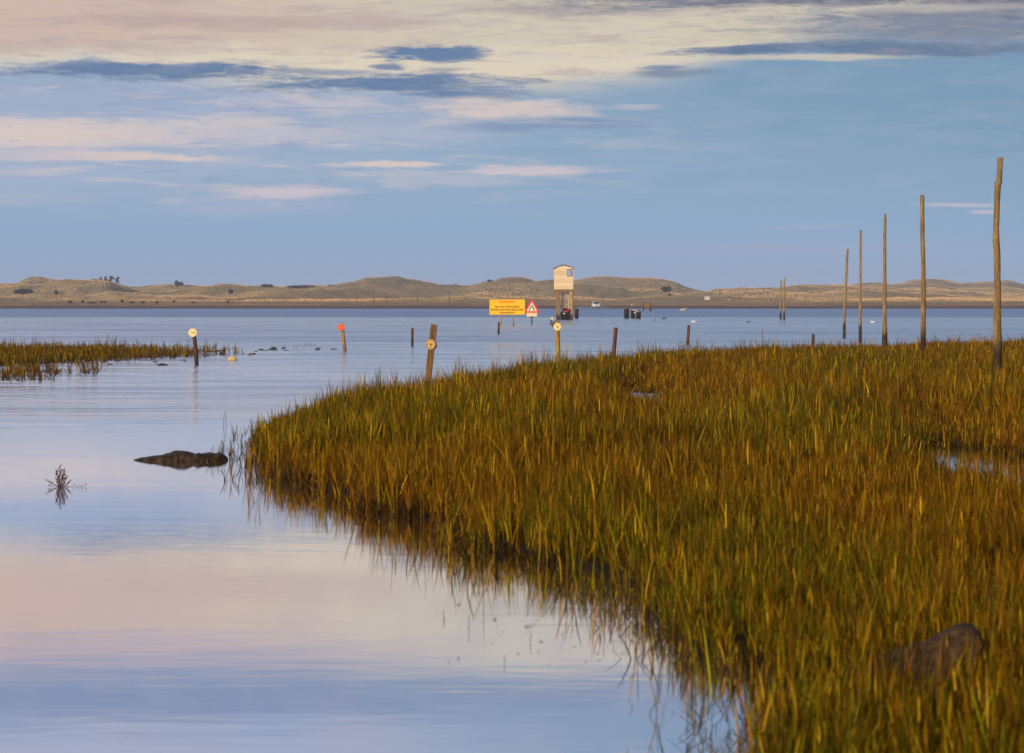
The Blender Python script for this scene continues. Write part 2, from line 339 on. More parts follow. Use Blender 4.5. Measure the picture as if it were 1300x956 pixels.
# ------------------------------------------------------------------ water
def water_mat():
    m, t, b = new_mat('water'); t.n.remove(b)
    geo = t.new('ShaderNodeNewGeometry'); p = geo.outputs['Position']; s = t.sep(p); y = s[1]
    # ripples: long crests lying across the view, several sizes; wind patches change their strength
    patch = t.noise(t.map(p, (0.012, 0.05, 1), (3, 5, 0)), 1, 4, .55, .6)
    patch2 = t.noise(t.map(p, (0.12, 0.28, 1), (1, 2, 0)), 1, 5, .6, .5)
    a = t.noise(t.map(p, (.8, 1.8, 1)), 1, 3, .5, .3)
    bb = t.noise(t.map(p, (.26, .50, 1), (9, 3, 0)), 1, 3, .5, .4)
    c = t.noise(t.map(p, (2.0, 9, 1), (2, 8, 0)), 1, 2, .5, .2)
    dd = t.noise(t.map(p, (.055, .11, 1), (2, 8, 0)), 1, 3, .55, .3)
    hgt = t.m('MULTIPLY', a, t.step(y, 37, 55, .0005, .024))
    hgt = t.m('MULTIPLY_ADD', bb, t.step(y, 38, 75, .0012, .20), hgt)
    hgt = t.m('MULTIPLY_ADD', c, t.step(y, 10, 40, .00030, .0009), hgt)
    hgt = t.m('MULTIPLY_ADD', dd, t.step(y, 70, 150, 0, 1.1), hgt)
    hgt = t.m('MULTIPLY', hgt, t.step(patch2, .35, .65, .45, 1.3))
    bn = t.new('ShaderNodeBump'); bn.inputs['Strength'].default_value = 1; bn.inputs['Distance'].default_value = 1
    t.l.new(hgt, bn.inputs['Height'])
    # roughness by wind patch: still near the camera, breezy further out
    yw = t.m('MULTIPLY_ADD', t.m('SUBTRACT', patch, .5), t.m('MULTIPLY', y, .10), y)
    r = t.step(y, 22, 70, .035, .12)
    r = t.m('ADD', r, t.m('MULTIPLY', t.step(y, 40, 90), t.m('MULTIPLY', t.m('SUBTRACT', patch2, .5), .40)))
    inr = lambda v, a0, a1, b0, b1: t.m('MULTIPLY', t.step(v, a0, a1), t.step(v, b1, b0))
    r = t.m('ADD', r, t.m('MULTIPLY', inr(yw, 128, 136, 208, 232), .13))
    r = t.m('ADD', r, t.m('MULTIPLY', t.step(yw, 350, 390), .30))
    r = t.m('MINIMUM', t.m('MAXIMUM', r, .025), .6)
    g = t.new('ShaderNodeBsdfGlossy'); t.l.new(r, g.inputs['Roughness']); t.l.new(bn.outputs[0], g.inputs['Normal'])
    g.inputs['Color'].default_value = (.97, .97, 1, 1)
    df = t.new('ShaderNodeBsdfDiffuse'); df.inputs['Color'].default_value = (.012, .10, .40, 1)
    fr = t.new('ShaderNodeFresnel'); fr.inputs['IOR'].default_value = 1.36
    mx = t.new('ShaderNodeMixShader'); # steep facets in the breezy patches mirror less sky and show more of the water body
    br = t.m('ADD', t.m('MULTIPLY', t.step(yw, 350, 390), .46), t.m('MULTIPLY', inr(yw, 128, 136, 208, 232), .13))
    pk = t.noise(t.map(p, (.10, .34, 1), (5, 7, 0)), 1, 6, .62, .6); pk2 = t.noise(t.map(p, (.02, .07, 1), (15, 3, 0)), 1, 6, .62, .6)
    br = t.m('ADD', br, t.m('MULTIPLY', t.step(pk, .50, .66), t.step(y, 38, 60, 0, .22)))
    br = t.m('ADD', br, t.m('MULTIPLY', t.step(pk2, .50, .64), t.step(y, 60, 130, 0, .18)))
    fac = t.m('SUBTRACT', 1.0, t.m('POWER', t.m('SUBTRACT', 1.0, fr.outputs[0]), 5.0))
    t.l.new(t.m('MULTIPLY', fac, t.m('SUBTRACT', 1.0, br)), mx.inputs[0]); t.l.new(df.outputs[0], mx.inputs[1]); t.l.new(g.outputs[0], mx.inputs[2])
    t.l.new(mx.outputs[0], t.n['Material Output'].inputs['Surface'])
    return m
wx = np.array([-3000., -300., -30., 0., 30., 300., 3000.]); wy = np.array([-300., 0., 100., 400., 1000., 3000.])
water = grid('water', wx, wy, np.zeros((len(wy), len(wx))), water_mat(), smooth=False)
tag(water, 'calm pale blue tidal water covering the causeway', 'water', kind='structure')

# ------------------------------------------------------------------ dunes
SIL = [(-700, 362), (-500, 356), (-350, 365), (-200, 358), (-100, 364), (0, 360), (15, 360), (20, 361), (28, 356), (38, 352), (50, 351), (60, 353.5), (80, 356), (90, 357), (110, 355), (120, 353.5), (135, 355), (150, 362), (165, 367), (180, 368),
 (205, 364.5), (225, 363), (240, 363.5), (265, 366), (280, 363), (300, 363), (315, 366), (335, 362.5), (345, 363), (355, 364.5), (380, 362.5), (398, 362), (410, 363), (440, 360), (455, 357), (465, 353), (478, 352),
 (503, 351.5), (515, 354), (540, 359), (565, 363), (595, 366), (610, 364), (620, 360), (635, 353), (650, 351.5), (665, 352), (675, 355), (690, 360), (700, 361.5), (725, 357), (735, 355), (750, 352), (765, 351), (800, 353),
 (825, 353), (845, 356), (860, 360), (870, 365), (885, 369), (897, 371), (910, 367.5), (930, 366.5), (975, 367), (985, 366), (1000, 364), (1020, 361.5), (1040, 363), (1060, 362), (1085, 363), (1110, 366), (1150, 369), (1300, 374), (1500, 372), (2000, 376)]
FAR = [(-700, 380), (900, 380), (1040, 368), (1085, 362), (1095, 360.5), (1105, 359), (1115, 359), (1125, 361), (1135, 361), (1145, 360), (1160, 357), (1180, 355), (1200, 355.5), (1215, 359), (1240, 358.5), (1255, 358),
 (1270, 357), (1280, 356), (1290, 359), (1300, 362), (1340, 365), (1420, 358), (1500, 362), (1700, 360), (2000, 368)]
MID = [(-700, 368), (-300, 371), (0, 370), (60, 364), (100, 359), (130, 360), (160, 368), (200, 371), (260, 370), (330, 371), (400, 371), (480, 372), (560, 371), (620, 369), (680, 368), (720, 366), (800, 368), (860, 372), (900, 374), (960, 373),
 (1020, 371), (1080, 372), (1160, 376), (1250, 378), (1500, 377), (2000, 378)]
def ip(tab, px): a = np.array(tab, float); return np.interp(px, a[:, 0], a[:, 1])
RD = [(960, None), (985, None), (1090, None), (1330, None), (1650, None), (1850, None), (2300, None), (2600, None)]
def ridge_rows(px):
    n = lambda s, sc: fbm(px / sc, px * 0 + s, 4, 3)
    z = {}
    z[900] = px * 0 - 1.2
    z[960] = px * 0 - 0.25
    z[995] = 0.55 + 0.5 * n(1, 40)
    z[1060] = 1.5 + 0.8 * n(2, 20)
    z[1110] = H - (382.0 - 3.0 * n(3, 30) - HY) / F * 1110
    z[1200] = H - (381 - 6 * n(4, 50) - HY) / F * 1200 - 1.0
    z[1330] = H - (ip(MID, px) + 2.5 * (n(5, 40) - .5) - HY) / F * 1330
    z[1440] = z[1330] * .72
    z[1650] = H - (ip(SIL, px) + 0.0 - HY) / F * 1650
    z[1800] = z[1650] * .6
    z[2400] = H - (ip(FAR, px) - HY) / F * 2400
    z[2700] = z[2400] * .8
    return z
def build_dunes():
    px = np.linspace(-700, 2000, 1150); zr = ridge_rows(px)
    ks = sorted(zr); Ds = np.concatenate([np.linspace(900, 1110, 34, endpoint=False), np.linspace(1110, 1700, 84, endpoint=False), np.linspace(1700, 2700, 34)])
    Z = np.zeros((len(Ds), len(px)))
    for i, D in enumerate(Ds):
        k = max([a for a in ks if a <= D]); k2 = min([a for a in ks if a >= D])
        if k == k2: Z[i] = zr[k]
        else:
            f = (D - k) / (k2 - k); f = f * f * (3 - 2 * f); Z[i] = zr[k] * (1 - f) + zr[k2] * f
    X = (px[None, :] - CX) / F * Ds[:, None]
    amp = np.clip((Z - 1.2) / 6, 0, 1) * np.where(Ds[:, None] < 1640, 1.0, .35)
    near_crest = 1 - .75 * np.exp(-((Ds[:, None] - 1650) / 60) ** 2)
    Z += amp * near_crest * ((fbm(X / 38, Ds[:, None] / 55 + X * 0, 5, 11) - .5) * 13 + (fbm(X / 9, Ds[:, None] / 14 + X * 0, 3, 17) - .5) * 1.6)
    # gap where the road comes down to the water
    return px, Ds, X, Z
PXG, DSG, XG, ZG = build_dunes()
def terrain_z(px, D):
    j = np.interp(px, PXG, np.arange(len(PXG))); i = np.interp(D, DSG, np.arange(len(DSG)))
    i0, j0 = int(min(i, len(DSG) - 2)), int(min(j, len(PXG) - 2)); a, b = i - i0, j - j0
    return (ZG[i0, j0] * (1 - b) + ZG[i0, j0 + 1] * b) * (1 - a) + (ZG[i0 + 1, j0] * (1 - b) + ZG[i0 + 1, j0 + 1] * b) * a
def hit(px, py, D0=965):
    best = None
    for D in np.arange(D0, 2650, 5.0):
        z = terrain_z(px, D); y = HY - (z - H) * F / D
        if y <= py: return at(px, D, z)
        if best is None or y < best[0]: best = (y, D, z)
    return at(px, best[1], best[2])
def dune_mat():
    m, t, b = new_mat('dune_grass'); p = t.new('ShaderNodeNewGeometry').outputs['Position']; s = t.sep(p)
    n = t.noise(t.map(p, (.02, .008, .12)), 1, 6, .62, .5); n2 = t.noise(t.map(p, (.12, .06, .5)), 1, 5, .7); n3 = t.noise(t.map(p, (.006, .006, .01), (4, 1, 0)), 1, 4, .6)
    cc = t.mix(t.step(n, .38, .62), (.44, .31, .17, 1), (.33, .25, .14, 1))
    cc = t.mix(t.step(n2, .50, .72, 0, .75), cc, (.20, .14, .10, 1))
    cc = t.mix(t.step(n2, .44, .28, 0, .6), cc, (.50, .37, .22, 1))
    cc = t.mix(t.step(n3, .54, .68, 0, .6), cc, (.26, .18, .14, 1))
    z = t.m('MULTIPLY_ADD', t.m('SUBTRACT', n, .5), .9, s[2])
    cc = t.mix(t.step(z, 2.5, 1.7), cc, (.24, .17, .085, 1))
    cc = t.mix(t.step(z, 1.65, 1.2), cc, (.21, .115, .08, 1))
    cc = t.mix(t.step(z, .5, .2), cc, (.13, .06, .045, 1))
    t.l.new(cc, b.inputs['Base Color']); b.inputs['Roughness'].default_value = .95; b.inputs['Specular IOR Level'].default_value = .1
    bn = t.new('ShaderNodeBump'); bn.inputs['Strength'].default_value = .8; bn.inputs['Distance'].default_value = 1.6
    t.l.new(t.m('ADD', n2, n), bn.inputs['Height']); t.l.new(bn.outputs[0], b.inputs['Normal'])
    return m
dunes = grid('dunes', None, DSG, ZG, dune_mat(), X=XG)
tag(dunes, 'long low ridge of straw coloured sand dunes across the far shore', 'dunes', kind='structure')

# marram tufts: what actually catches the low sun on the dunes
def marram():
    r = np.random.default_rng(12); n = 760000
    px = r.uniform(-260, 1560, n); D = 1010 + (2500 - 1010) * r.random(n) ** 1.35
    j = np.interp(px, PXG, np.arange(len(PXG))); i = np.interp(D, DSG, np.arange(len(DSG))); i0 = np.minimum(i.astype(int), len(DSG) - 2); j0 = np.minimum(j.astype(int), len(PXG) - 2); a = i - i0; b = j - j0
    z = (ZG[i0, j0] * (1 - b) + ZG[i0, j0 + 1] * b) * (1 - a) + (ZG[i0 + 1, j0] * (1 - b) + ZG[i0 + 1, j0 + 1] * b) * a
    x = (px - CX) / F * D; cov = fbm(x / 26, D / 30, 4, 23); k = (z > .40) & (r.random(n) < np.clip((cov - .22) * 3.2, .45, 1)); x, D, z, cov = x[k], D[k], z[k], cov[k]; n = len(x)
    tone = fbm(x / 60, D / 80, 5, 29); t2 = r.random(n); V = np.zeros((n, 3, 3, 3)); 
    straw = np.array([.70, .46, .22]); tan = np.array([.56, .37, .19]); ol = np.array([.34, .25, .115]); pu = np.array([.24, .15, .10])
    q = np.clip(tone + (t2 - .5) * .10, 0, 1)[:, None]; c = np.where(q > .53, straw, np.where(q > .44, tan, np.where(q > .36, ol, pu))) * (.96 + .08 * r.random(n)[:, None])
    low = z < 2.3 + .5 * t2; c[low] = np.array([.36, .215, .135]) * (.6 + .7 * t2[low][:, None])
    h = np.where(low, .16, r.uniform(.22, .46, n)); s = h * r.uniform(.5, .9, n)
    for m in range(3):
        ang = r.uniform(0, np.pi, n); dx = np.cos(ang) * s * .5; dy = np.sin(ang) * s * .5; lx = r.normal(0, .2, n) * h
        V[:, m, 0] = np.stack([x - dx, D - dy, z - .15], 1); V[:, m, 1] = np.stack([x + dx, D + dy, z - .15], 1); V[:, m, 2] = np.stack([x + lx, D + dy * .4, z + h], 1)
    v = V.reshape(-1, 3); C = np.ones((n, 9, 4)); C[:, :, :3] = c[:, None, :]
    m_, t_, b_ = new_mat('marram_grass'); t_.l.new(t_.new('ShaderNodeVertexColor', layer_name='tint').outputs[0], b_.inputs['Base Color']); b_.inputs['Roughness'].default_value = .9; b_.inputs['Specular IOR Level'].default_value = .05
    o = npmesh('dune_grass', v, np.arange(len(v)), np.arange(0, len(v), 3), m_, None, False, C.reshape(-1, 4))
    tag(o, 'dry straw and olive dune grass covering the far dunes', 'grass', kind='stuff')
marram()

# foliage of small leaf faces
def leaf_mat(name, c):
    m, t, b = new_mat(name); p = t.new('ShaderNodeNewGeometry').outputs['Position']
    n = t.noise(p, 1.3, 3, .6); t.l.new(t.ramp(n, [(.3, tuple(v * .5 for v in c[:3]) + (1,)), (.7, tuple(v * 1.35 for v in c[:3]) + (1,))]), b.inputs['Base Color'])
    b.inputs['Roughness'].default_value = .8; return m
M['bush'] = leaf_mat('dark_scrub_leaf', (.045, .032, .030, 1)); M['pine'] = leaf_mat('conifer_leaf', (.018, .03, .028, 1)); M['olive'] = leaf_mat('olive_leaf', (.06, .055, .03, 1))
def leaves(blobs, per, size, seed):
    r = np.random.default_rng(seed); V = []
    for (c, rad) in blobs:
        k = per; dirs = r.normal(size=(k, 3)); dirs /= np.linalg.norm(dirs, axis=1)[:, None]
        rr = r.random(k) ** .45 * (0.75 + .45 * r.random(k)); pos = np.array(c) + dirs * rr[:, None] * np.array(rad)
        a = r.normal(size=(k, 3)); a /= np.linalg.norm(a, axis=1)[:, None]; b = np.cross(a, r.normal(size=(k, 3))); b /= np.linalg.norm(b, axis=1)[:, None]
        s = size * (.6 + .8 * r.random(k))[:, None]
        V.append(np.stack([pos - a * s, pos + b * s * .5, pos + a * s, pos - b * s * .5], 1).reshape(-1, 3))
    v = np.concatenate(V); return v
def bush(px, py, wpx, hpx, label, mat='bush', group=None, D0=965, seed=1, name='bush'):
    p = hit(px, py, D0); sc = p.y / F; w_ = wpx * sc / 2; h_ = hpx * sc
    e = empty(name, p); rr = random.Random(seed); nb = max(3, int(wpx / 3))
    bl = [((rr.uniform(-.7, .7) * w_, rr.uniform(-.5, .5) * w_, h_ * rr.uniform(.3, .55)), (w_ * .42, w_ * .4, h_ * rr.uniform(.32, .5))) for _ in range(nb)]
    v = leaves(bl, 260, max(.12, h_ * .10), seed); v[:, 2] = np.maximum(v[:, 2], -.3)
    npmesh('foliage', v, np.arange(len(v)), np.arange(0, len(v), 4), M[mat], e)
    bm = bmesh.new()
    for k in range(4): tube(bm, [(rr.uniform(-.2, .2) * w_, 0, -.5), (rr.uniform(-.3, .3) * w_, rr.uniform(-.2, .2) * w_, h_ * .3), (rr.uniform(-.6, .6) * w_, rr.uniform(-.3, .3) * w_, h_ * .75)], [h_ * .04, h_ * .03, h_ * .012], 5)
    obj('stems', bm, M['trunk'], e)
    tag(e, label, 'bush', group)
def tree(px, base_py, hpx, wpx, label, group, seed, D0=965):
    p = hit(px, base_py, D0); sc = p.y / F; h_ = hpx * sc; w_ = wpx * sc / 2; rr = random.Random(seed)
    e = empty('pine_tree', p - Vector((0, 0, .3)))
    bm = bmesh.new(); lean = rr.uniform(.05, .25) * h_
    tube(bm, [(0, 0, -.5), (lean * .3, 0, h_ * .4), (lean, 0, h_ * .95)], [h_ * .035, h_ * .026, h_ * .008], 7)
    bl = []
    for k in range(6):
        zz = h_ * (.42 + .11 * k); q = Vector((lean * (zz / h_) + rr.uniform(-.55, .75) * w_ * (1.1 - .5 * zz / h_), rr.uniform(-.5, .5) * w_, zz))
        tube(bm, [(lean * zz / h_ * .8, 0, zz * .8), tuple(q)], [h_ * .012, h_ * .005], 5); bl.append((tuple(q), (w_ * rr.uniform(.35, .6), w_ * .5, h_ * rr.uniform(.09, .16))))
    obj('trunk', bm, M['trunk'], e)
    v = leaves(bl, 230, h_ * .045, seed); npmesh('crown', v, np.arange(len(v)), np.arange(0, len(v), 4), M['pine'], e)
    tag(e, label, 'tree', group)
bush(30, 374.5, 23, 9, 'broad dark round bush on the left dune face at the far left edge', D0=1150, seed=2)
bush(72, 374, 8, 6, 'small dark bush right of the broad bush on the left dune', D0=1150, seed=3, mat='olive')
for k, (x, y, h, wd, lb) in enumerate([(127, 356, 4.5, 5, 'tiny dark pine at the left end of the pine clump on the dune crest'), (134, 357.5, 6.5, 6, 'low dark pine second from left in the clump on the dune crest'),
        (140, 360, 9, 8, 'tallest dark wind-bent pine in the middle of the clump on the dune crest'), (147, 363, 10, 7, 'dark pine at the right end of the clump, lowest down the dune crest')]):
    tree(x, y, h, wd, lb, 'dark pines on the left dune crest', 20 + k, 1560)
bush(228, 365, 13, 7, 'lone dark purplish bush on the skyline between the two left dunes', D0=1560, seed=4)
bush(291, 374, 11, 7, 'dark bush low in the dip of the dunes left of the scrub patch', D0=1150, seed=5)
bush(340, 369, 16, 7, 'dark round scrub at the left end of the scrub ridge', D0=1560, seed=6)
bush(382, 367, 40, 5.5, 'long flat dark scrub running along the dune crest', D0=1560, seed=7)
bush(421, 363.5, 10, 2.5, 'thin low dark scrub on the skyline left of the central dune', D0=1560, seed=71)
bush(623, 359, 9, 5, 'dark bush on the left shoulder of the dune behind the yellow sign', D0=1560, seed=8)
bush(612, 364, 6, 3.5, 'tiny dark bush just below the bush on the dune shoulder', D0=1560, seed=9)
bush(844, 371.5, 15, 9, 'large dark purple bush on the slope right of the refuge hut', D0=1200, seed=10)
bush(850, 377, 6, 5.5, 'small dark bush just below the large purple bush', D0=1180, seed=11)
ORD = ['leftmost', 'second', 'third', 'fourth', 'fifth', 'sixth', 'seventh', 'eighth', 'ninth', 'tenth', 'rightmost']
for k, (x, y, wd, h) in enumerate([(87, 385, 8, 4.5), (105, 384.4, 5, 4), (118, 386, 12, 2.4), (132, 385.2, 9, 4.5), (156, 384.5, 7, 4), (170, 385.8, 12, 2.6), (182, 385.2, 5, 3.5), (200, 385.4, 6, 3.5), (220, 384.6, 4, 4), (247, 385.4, 9, 3), (289, 385, 7, 4)]):
    bush(x, y, wd, h, ORD[k] + (' ' if k in (0, 10) else ' from left ') + 'low scrub bush at the foot of the left dunes', group='scrub bushes along the foot of the left dunes', D0=1040, seed=40 + k)

# ------------------------------------------------------------------ marsh shape
POLY = [(305, 560), (350, 590), (400, 612), (450, 632), (500, 645), (600, 680), (700, 712), (800, 742), (870, 778), (885, 812), (950, 850), (985, 900), (1010, 960), (1040, 1060)]
near = [(at(x, base_d(y)).x, base_d(y)) for x, y in POLY]
near.append((1.6, 6.0)); near.append((4.5, 6.0))
FARP = [(1000 + 700, 438), (1500, 442), (1300, 444), (1180, 448), (1130, 450), (1060, 452), (1000, 453), (900, 459), (830, 463), (750, 473), (650, 488), (545, 511), (430, 526), (370, 543), (330, 554)]
farp = [(at(x, base_d(y)).x, base_d(y)) for x, y in FARP]
MARSH = np.array(near + [(16, 45)] + farp)
LEFTP = [(-330, 478), (0, 466), (60, 465), (110, 461), (200, 456.5), (260, 454), (322, 448.8), (322, 447.2), (200, 445), (0, 444), (-330, 443)]
LEFT = np.array([(at(x, base_d(y)).x, base_d(y)) for x, y in LEFTP])
def sdist(poly, x, y):
    """signed distance to polygon, positive inside"""
    x = np.asarray(x, float); y = np.asarray(y, float); dm = np.full(x.shape, 1e9); ins = np.zeros(x.shape, bool)
    for (x1, y1), (x2, y2) in zip(poly, np.roll(poly, -1, 0)):
        ex, ey = x2 - x1, y2 - y1; t = np.clip(((x - x1) * ex + (y - y1) * ey) / (ex * ex + ey * ey + 1e-12), 0, 1)
        dm = np.minimum(dm, np.hypot(x - x1 - t * ex, y - y1 - t * ey))
        c = ((y1 > y) != (y2 > y)) & (x < (x2 - x1) * (y - y1) / ((y2 - y1) if y2 != y1 else 1e-9) + x1); ins ^= c
    return np.where(ins, dm, -dm)
def wet(x, y):
    """how open and wet the marsh is here: 1 = pool"""
    e = lambda cx, cy, rx, ry: np.exp(-(((x - cx) / rx) ** 2 + ((y - cy) / ry) ** 2))
    return np.clip(1.8 * e(5.35, 31, 1.05, 6.4) * (.45 + 1.1 * fbm(x * 2.2, y * .9, 3, 88)) + 1.35 * e(2.5, 54, .8, 7.5) * (.45 + 1.1 * fbm(x * 2.2, y * .9, 3, 89)) + .6 * e(9.0, 66, 2.0, 4) + .5 * e(3.0, 47, .8, 3) + .55 * e(11.5, 92, 4.0, 4), 0, 1)
def mud_mat():
    m, t, b = new_mat('mud'); p = t.new('ShaderNodeNewGeometry').outputs['Position']
    n = t.noise(p, 2.5, 5, .65); t.l.new(t.ramp(n, [(.3, (.016, .010, .006, 1)), (.7, (.04, .024, .012, 1))]), b.inputs['Base Color'])
    b.inputs['Roughness'].default_value = .85; b.inputs['Specular IOR Level'].default_value = .06; return m
mudm = mud_mat()
xs = np.arange(-8, 24, .17); ys = np.concatenate([np.arange(5.5, 40, .17), np.arange(40, 128, .4)])
XX, YY = np.meshgrid(xs, ys); sd = sdist(MARSH, XX, YY)
Z = np.clip(sd * .35, -.16, .035) + (fbm(XX * 1.3, YY * 1.3, 4, 5) - .5) * .07 - wet(XX, YY) * .22
Z = Z - .12 * np.clip((at(345, 37).x - XX) / .5, 0, 1) * (YY > 26)
Z = np.where(sd < -.6, -.3, Z)
mud = grid('mudflat', xs, ys, Z, mudm); tag(mud, 'dark wet mud under the large marsh grass bed', 'mud', kind='structure')
xs = np.arange(-26, -5, .3); ys = np.arange(62, 130, .4); XX, YY = np.meshgrid(xs, ys); sd = sdist(LEFT, XX, YY)
Z = np.clip(sd * .2, -.16, .0) + (fbm(XX * 1.3, YY * 1.3, 4, 6) - .5) * .05 - .02
mud2 = grid('mudflat', xs, ys, np.where(sd < -1, -.3, Z), mudm); tag(mud2, 'dark mud under the small far grass bed at left', 'mud', kind='structure')

# ------------------------------------------------------------------ grass
def grass_mat():
    m, t, b = new_mat('marsh_grass'); t.n.remove(b)
    at_ = t.new('ShaderNodeVertexColor', layer_name='tint').outputs[0]
    df = t.new('ShaderNodeBsdfDiffuse'); t.l.new(at_, df.inputs[0]); tr = t.new('ShaderNodeBsdfTranslucent'); t.l.new(at_, tr.inputs[0])
    gl = t.new('ShaderNodeBsdfGlossy'); gl.inputs['Roughness'].default_value = .45; gl.inputs['Color'].default_value = (.9, .8, .5, 1)
    m1 = t.new('ShaderNodeMixShader'); m1.inputs[0].default_value = .28; t.l.new(df.outputs[0], m1.inputs[1]); t.l.new(tr.outputs[0], m1.inputs[2])
    m2 = t.new('ShaderNodeMixShader'); m2.inputs[0].default_value = .006; t.l.new(m1.outputs[0], m2.inputs[1]); t.l.new(gl.outputs[0], m2.inputs[2])
    t.l.new(m2.outputs[0], t.n['Material Output'].inputs['Surface']); return m
gmat = grass_mat()
def scatter(poly, dens, x0, x1, y0, y1, seed, edge=0.25, frame=(-560, 1560)):
    """random plant positions inside poly; dens(x, y) plants per square metre"""
    r = np.random.default_rng(seed); out_ = []
    yb = y0
    while yb < y1:
        ye = min(y1, yb + max(1.0, yb * .08)); dmax = dens(np.array([0.]), np.array([yb]))[1]
        n = int(dmax * (x1 - x0) * (ye - yb)); x = r.uniform(x0, x1, n); y = r.uniform(yb, ye, n)
        pxs = CX + x / y * F; k = (pxs > frame[0]) & (pxs < frame[1]); x, y = x[k], y[k]
        dd, _ = dens(x, y); s = sdist(poly, x, y) + (fbm(x * 2.2, y * 1.6, 3, 31) - .5) * edge * 3.4 + (fbm(x * .7, y * .5, 2, 37) - .5) * edge * 1.5
        f = np.maximum(np.clip(s / edge * .5 + .30, 0, 1), .025 * (s > -edge * 2.0)); f = np.where((y > 30) & (y < 60) & (x < at(303, 38).x), 0, f)
        k = r.random(len(x)) * dmax < dd * f; out_.append(np.stack([x[k], y[k]], 1)); yb = ye
    return np.concatenate(out_)
def blades(base, h, w_, yaw, lean, curl, colr, head=None):
    """base (n,3), one ribbon of 3 segments per blade"""
    n = len(h); d_ = np.stack([np.cos(yaw), np.sin(yaw), np.zeros(n)], 1)
    fac = rng.uniform(0, 2 * np.pi, n); side = np.stack([np.cos(fac), np.sin(fac), np.zeros(n)], 1)
    ts = np.array([0, .38, .74, 1.0]); ws = np.array([.8, 1.0, .72, 0.0]); V = np.zeros((n, 7, 3), np.float32); C = np.ones((n, 7, 4), np.float32); k = 0
    for t_, wf in zip(ts, ws):
        off = (lean * t_ + curl * t_ * t_)[:, None] * d_ * h[:, None]
        up_ = np.zeros((n, 3)); up_[:, 2] = h * (t_ - .35 * (lean + curl) ** 2 * t_ ** 2); c = base + off + up_
        if wf > 0: V[:, k] = c - side * (w_ * wf / 2)[:, None]; V[:, k + 1] = c + side * (w_ * wf / 2)[:, None]; k += 2
        else: V[:, k] = c
    C[:, :, :3] = colr[:, None, :]
    return V.reshape(-1, 3), C.reshape(-1, 4)
def make_grass(name, pts, seed, hfun, wfun, label, tone=0.0, leaves_n=4, colmul=0.93, litter=2.6):
    global rng; rng = np.random.default_rng(seed); n = len(pts); x, y = pts[:, 0], pts[:, 1]
    patch = fbm(x * .35, y * .13, 4, 41); p2 = fbm(x * 1.5, y * .8, 3, 43)
    hh = hfun(x, y) * (.40 + .60 * rng.random(n) ** .8 + .48 * (rng.random(n) < .05)) * (.45 + 1.1 * p2)
    green = np.array([.11, .105, .002]); gold = np.array([.38, .205, .002]); rust = np.array([.28, .100, .003]); straw = np.array([.56, .32, .016]); brown = np.array([.08, .036, .004])
    g = np.clip((patch - .5) * 4.2 + .34 + tone + (p2 - .5) * .9, 0, 1)
    Vs, Cs = [], []
    z0 = np.full(n, -.02)
    for L in range(leaves_n + 1):
        stem = L == 0
        m = np.ones(n, bool) if L < 3 else rng.random(n) < (.6 if L < leaves_n else .06)
        k = m.sum(); hb = hh[m]; a = rng.random(k)
        yaw = rng.uniform(0, 2 * np.pi, k)
        if stem: st = np.zeros(k); h = hb; lean = rng.normal(0, .07, k); curl = rng.normal(0, .05, k); ww = wfun(x[m], y[m]) * .8
        else: st = rng.uniform(.05, .5, k) * hb; h = (hb * rng.uniform(.72, 1.06, k) - st).clip(.06); lean = rng.uniform(.03, .26, k); curl = rng.uniform(0, .22, k); ww = wfun(x[m], y[m]) * rng.uniform(.7, 1.4, k)
        if L == leaves_n: st = hb * .70; h = hb * rng.uniform(.3, .48, k); lean = rng.normal(0, .06, k); curl = rng.normal(0, .08, k); ww = wfun(x[m], y[m]) * rng.uniform(1.2, 1.8, k)
        flop = rng.random(k) < (.03 if L < leaves_n else 0); lean = np.where(flop, rng.uniform(.5, 1.0, k), lean)
        base = np.stack([x[m] + rng.normal(0, .012, k), y[m] + rng.normal(0, .012, k), z0[m] + st], 1)
        q = rng.random(k)[:, None]; gg = g[m][:, None]
        c = np.where(q < .08, straw, np.where(q < .10 + .36 * gg + .08, green, np.where(q < .46 + .24 * gg, gold, np.where(q < .88, rust, brown))))
        c = np.where((rng.random(k)[:, None] < .10 * gg) & (q > .1), np.array([.34, .31, .004]), c)
        if L == leaves_n: c = np.where(q < .6, straw, gold)
        c = c * (.34 + 1.15 * rng.random(k)[:, None] ** 1.7) * colmul
        v, cc = blades(base, h, ww, yaw, lean, curl, c.clip(0, 1)); Vs.append(v); Cs.append(cc)
    # low thatch of dead brown leaves, added to darken each plant's sunlit foot
    k = int(n * litter); ii = rng.integers(0, n, k); s_ = .05
    base = np.stack([x[ii] + rng.normal(0, s_, k), y[ii] + rng.normal(0, s_ * 1.5, k), np.full(k, -.02)], 1)
    v, cc = blades(base, rng.uniform(.06, .24, k) * hfun(x[ii], y[ii]) / .42, wfun(x[ii], y[ii]) * rng.uniform(.8, 1.6, k), rng.uniform(0, 6.3, k), rng.uniform(.1, .9, k), rng.uniform(0, .5, k),
                   np.array([.05, .026, .008])[None, :] * rng.uniform(.4, 1.7, k)[:, None]); Vs.append(v); Cs.append(cc)
    v = np.concatenate(Vs); c = np.concatenate(Cs); nb = len(v) // 7
    b = (np.arange(nb) * 7)[:, None]; f = np.concatenate([b + np.array([0, 1, 3, 2]), b + np.array([2, 3, 5, 4])], 1)
    tri = b + np.array([4, 5, 6]); fl = np.concatenate([f, tri], 1)
    starts = ((np.arange(nb) * 11)[:, None] + np.array([0, 4, 8])).ravel()
    o = npmesh(name, v, fl.ravel(), starts, gmat, None, False, c)
    tag(o, label, 'grass', kind='stuff'); return nb
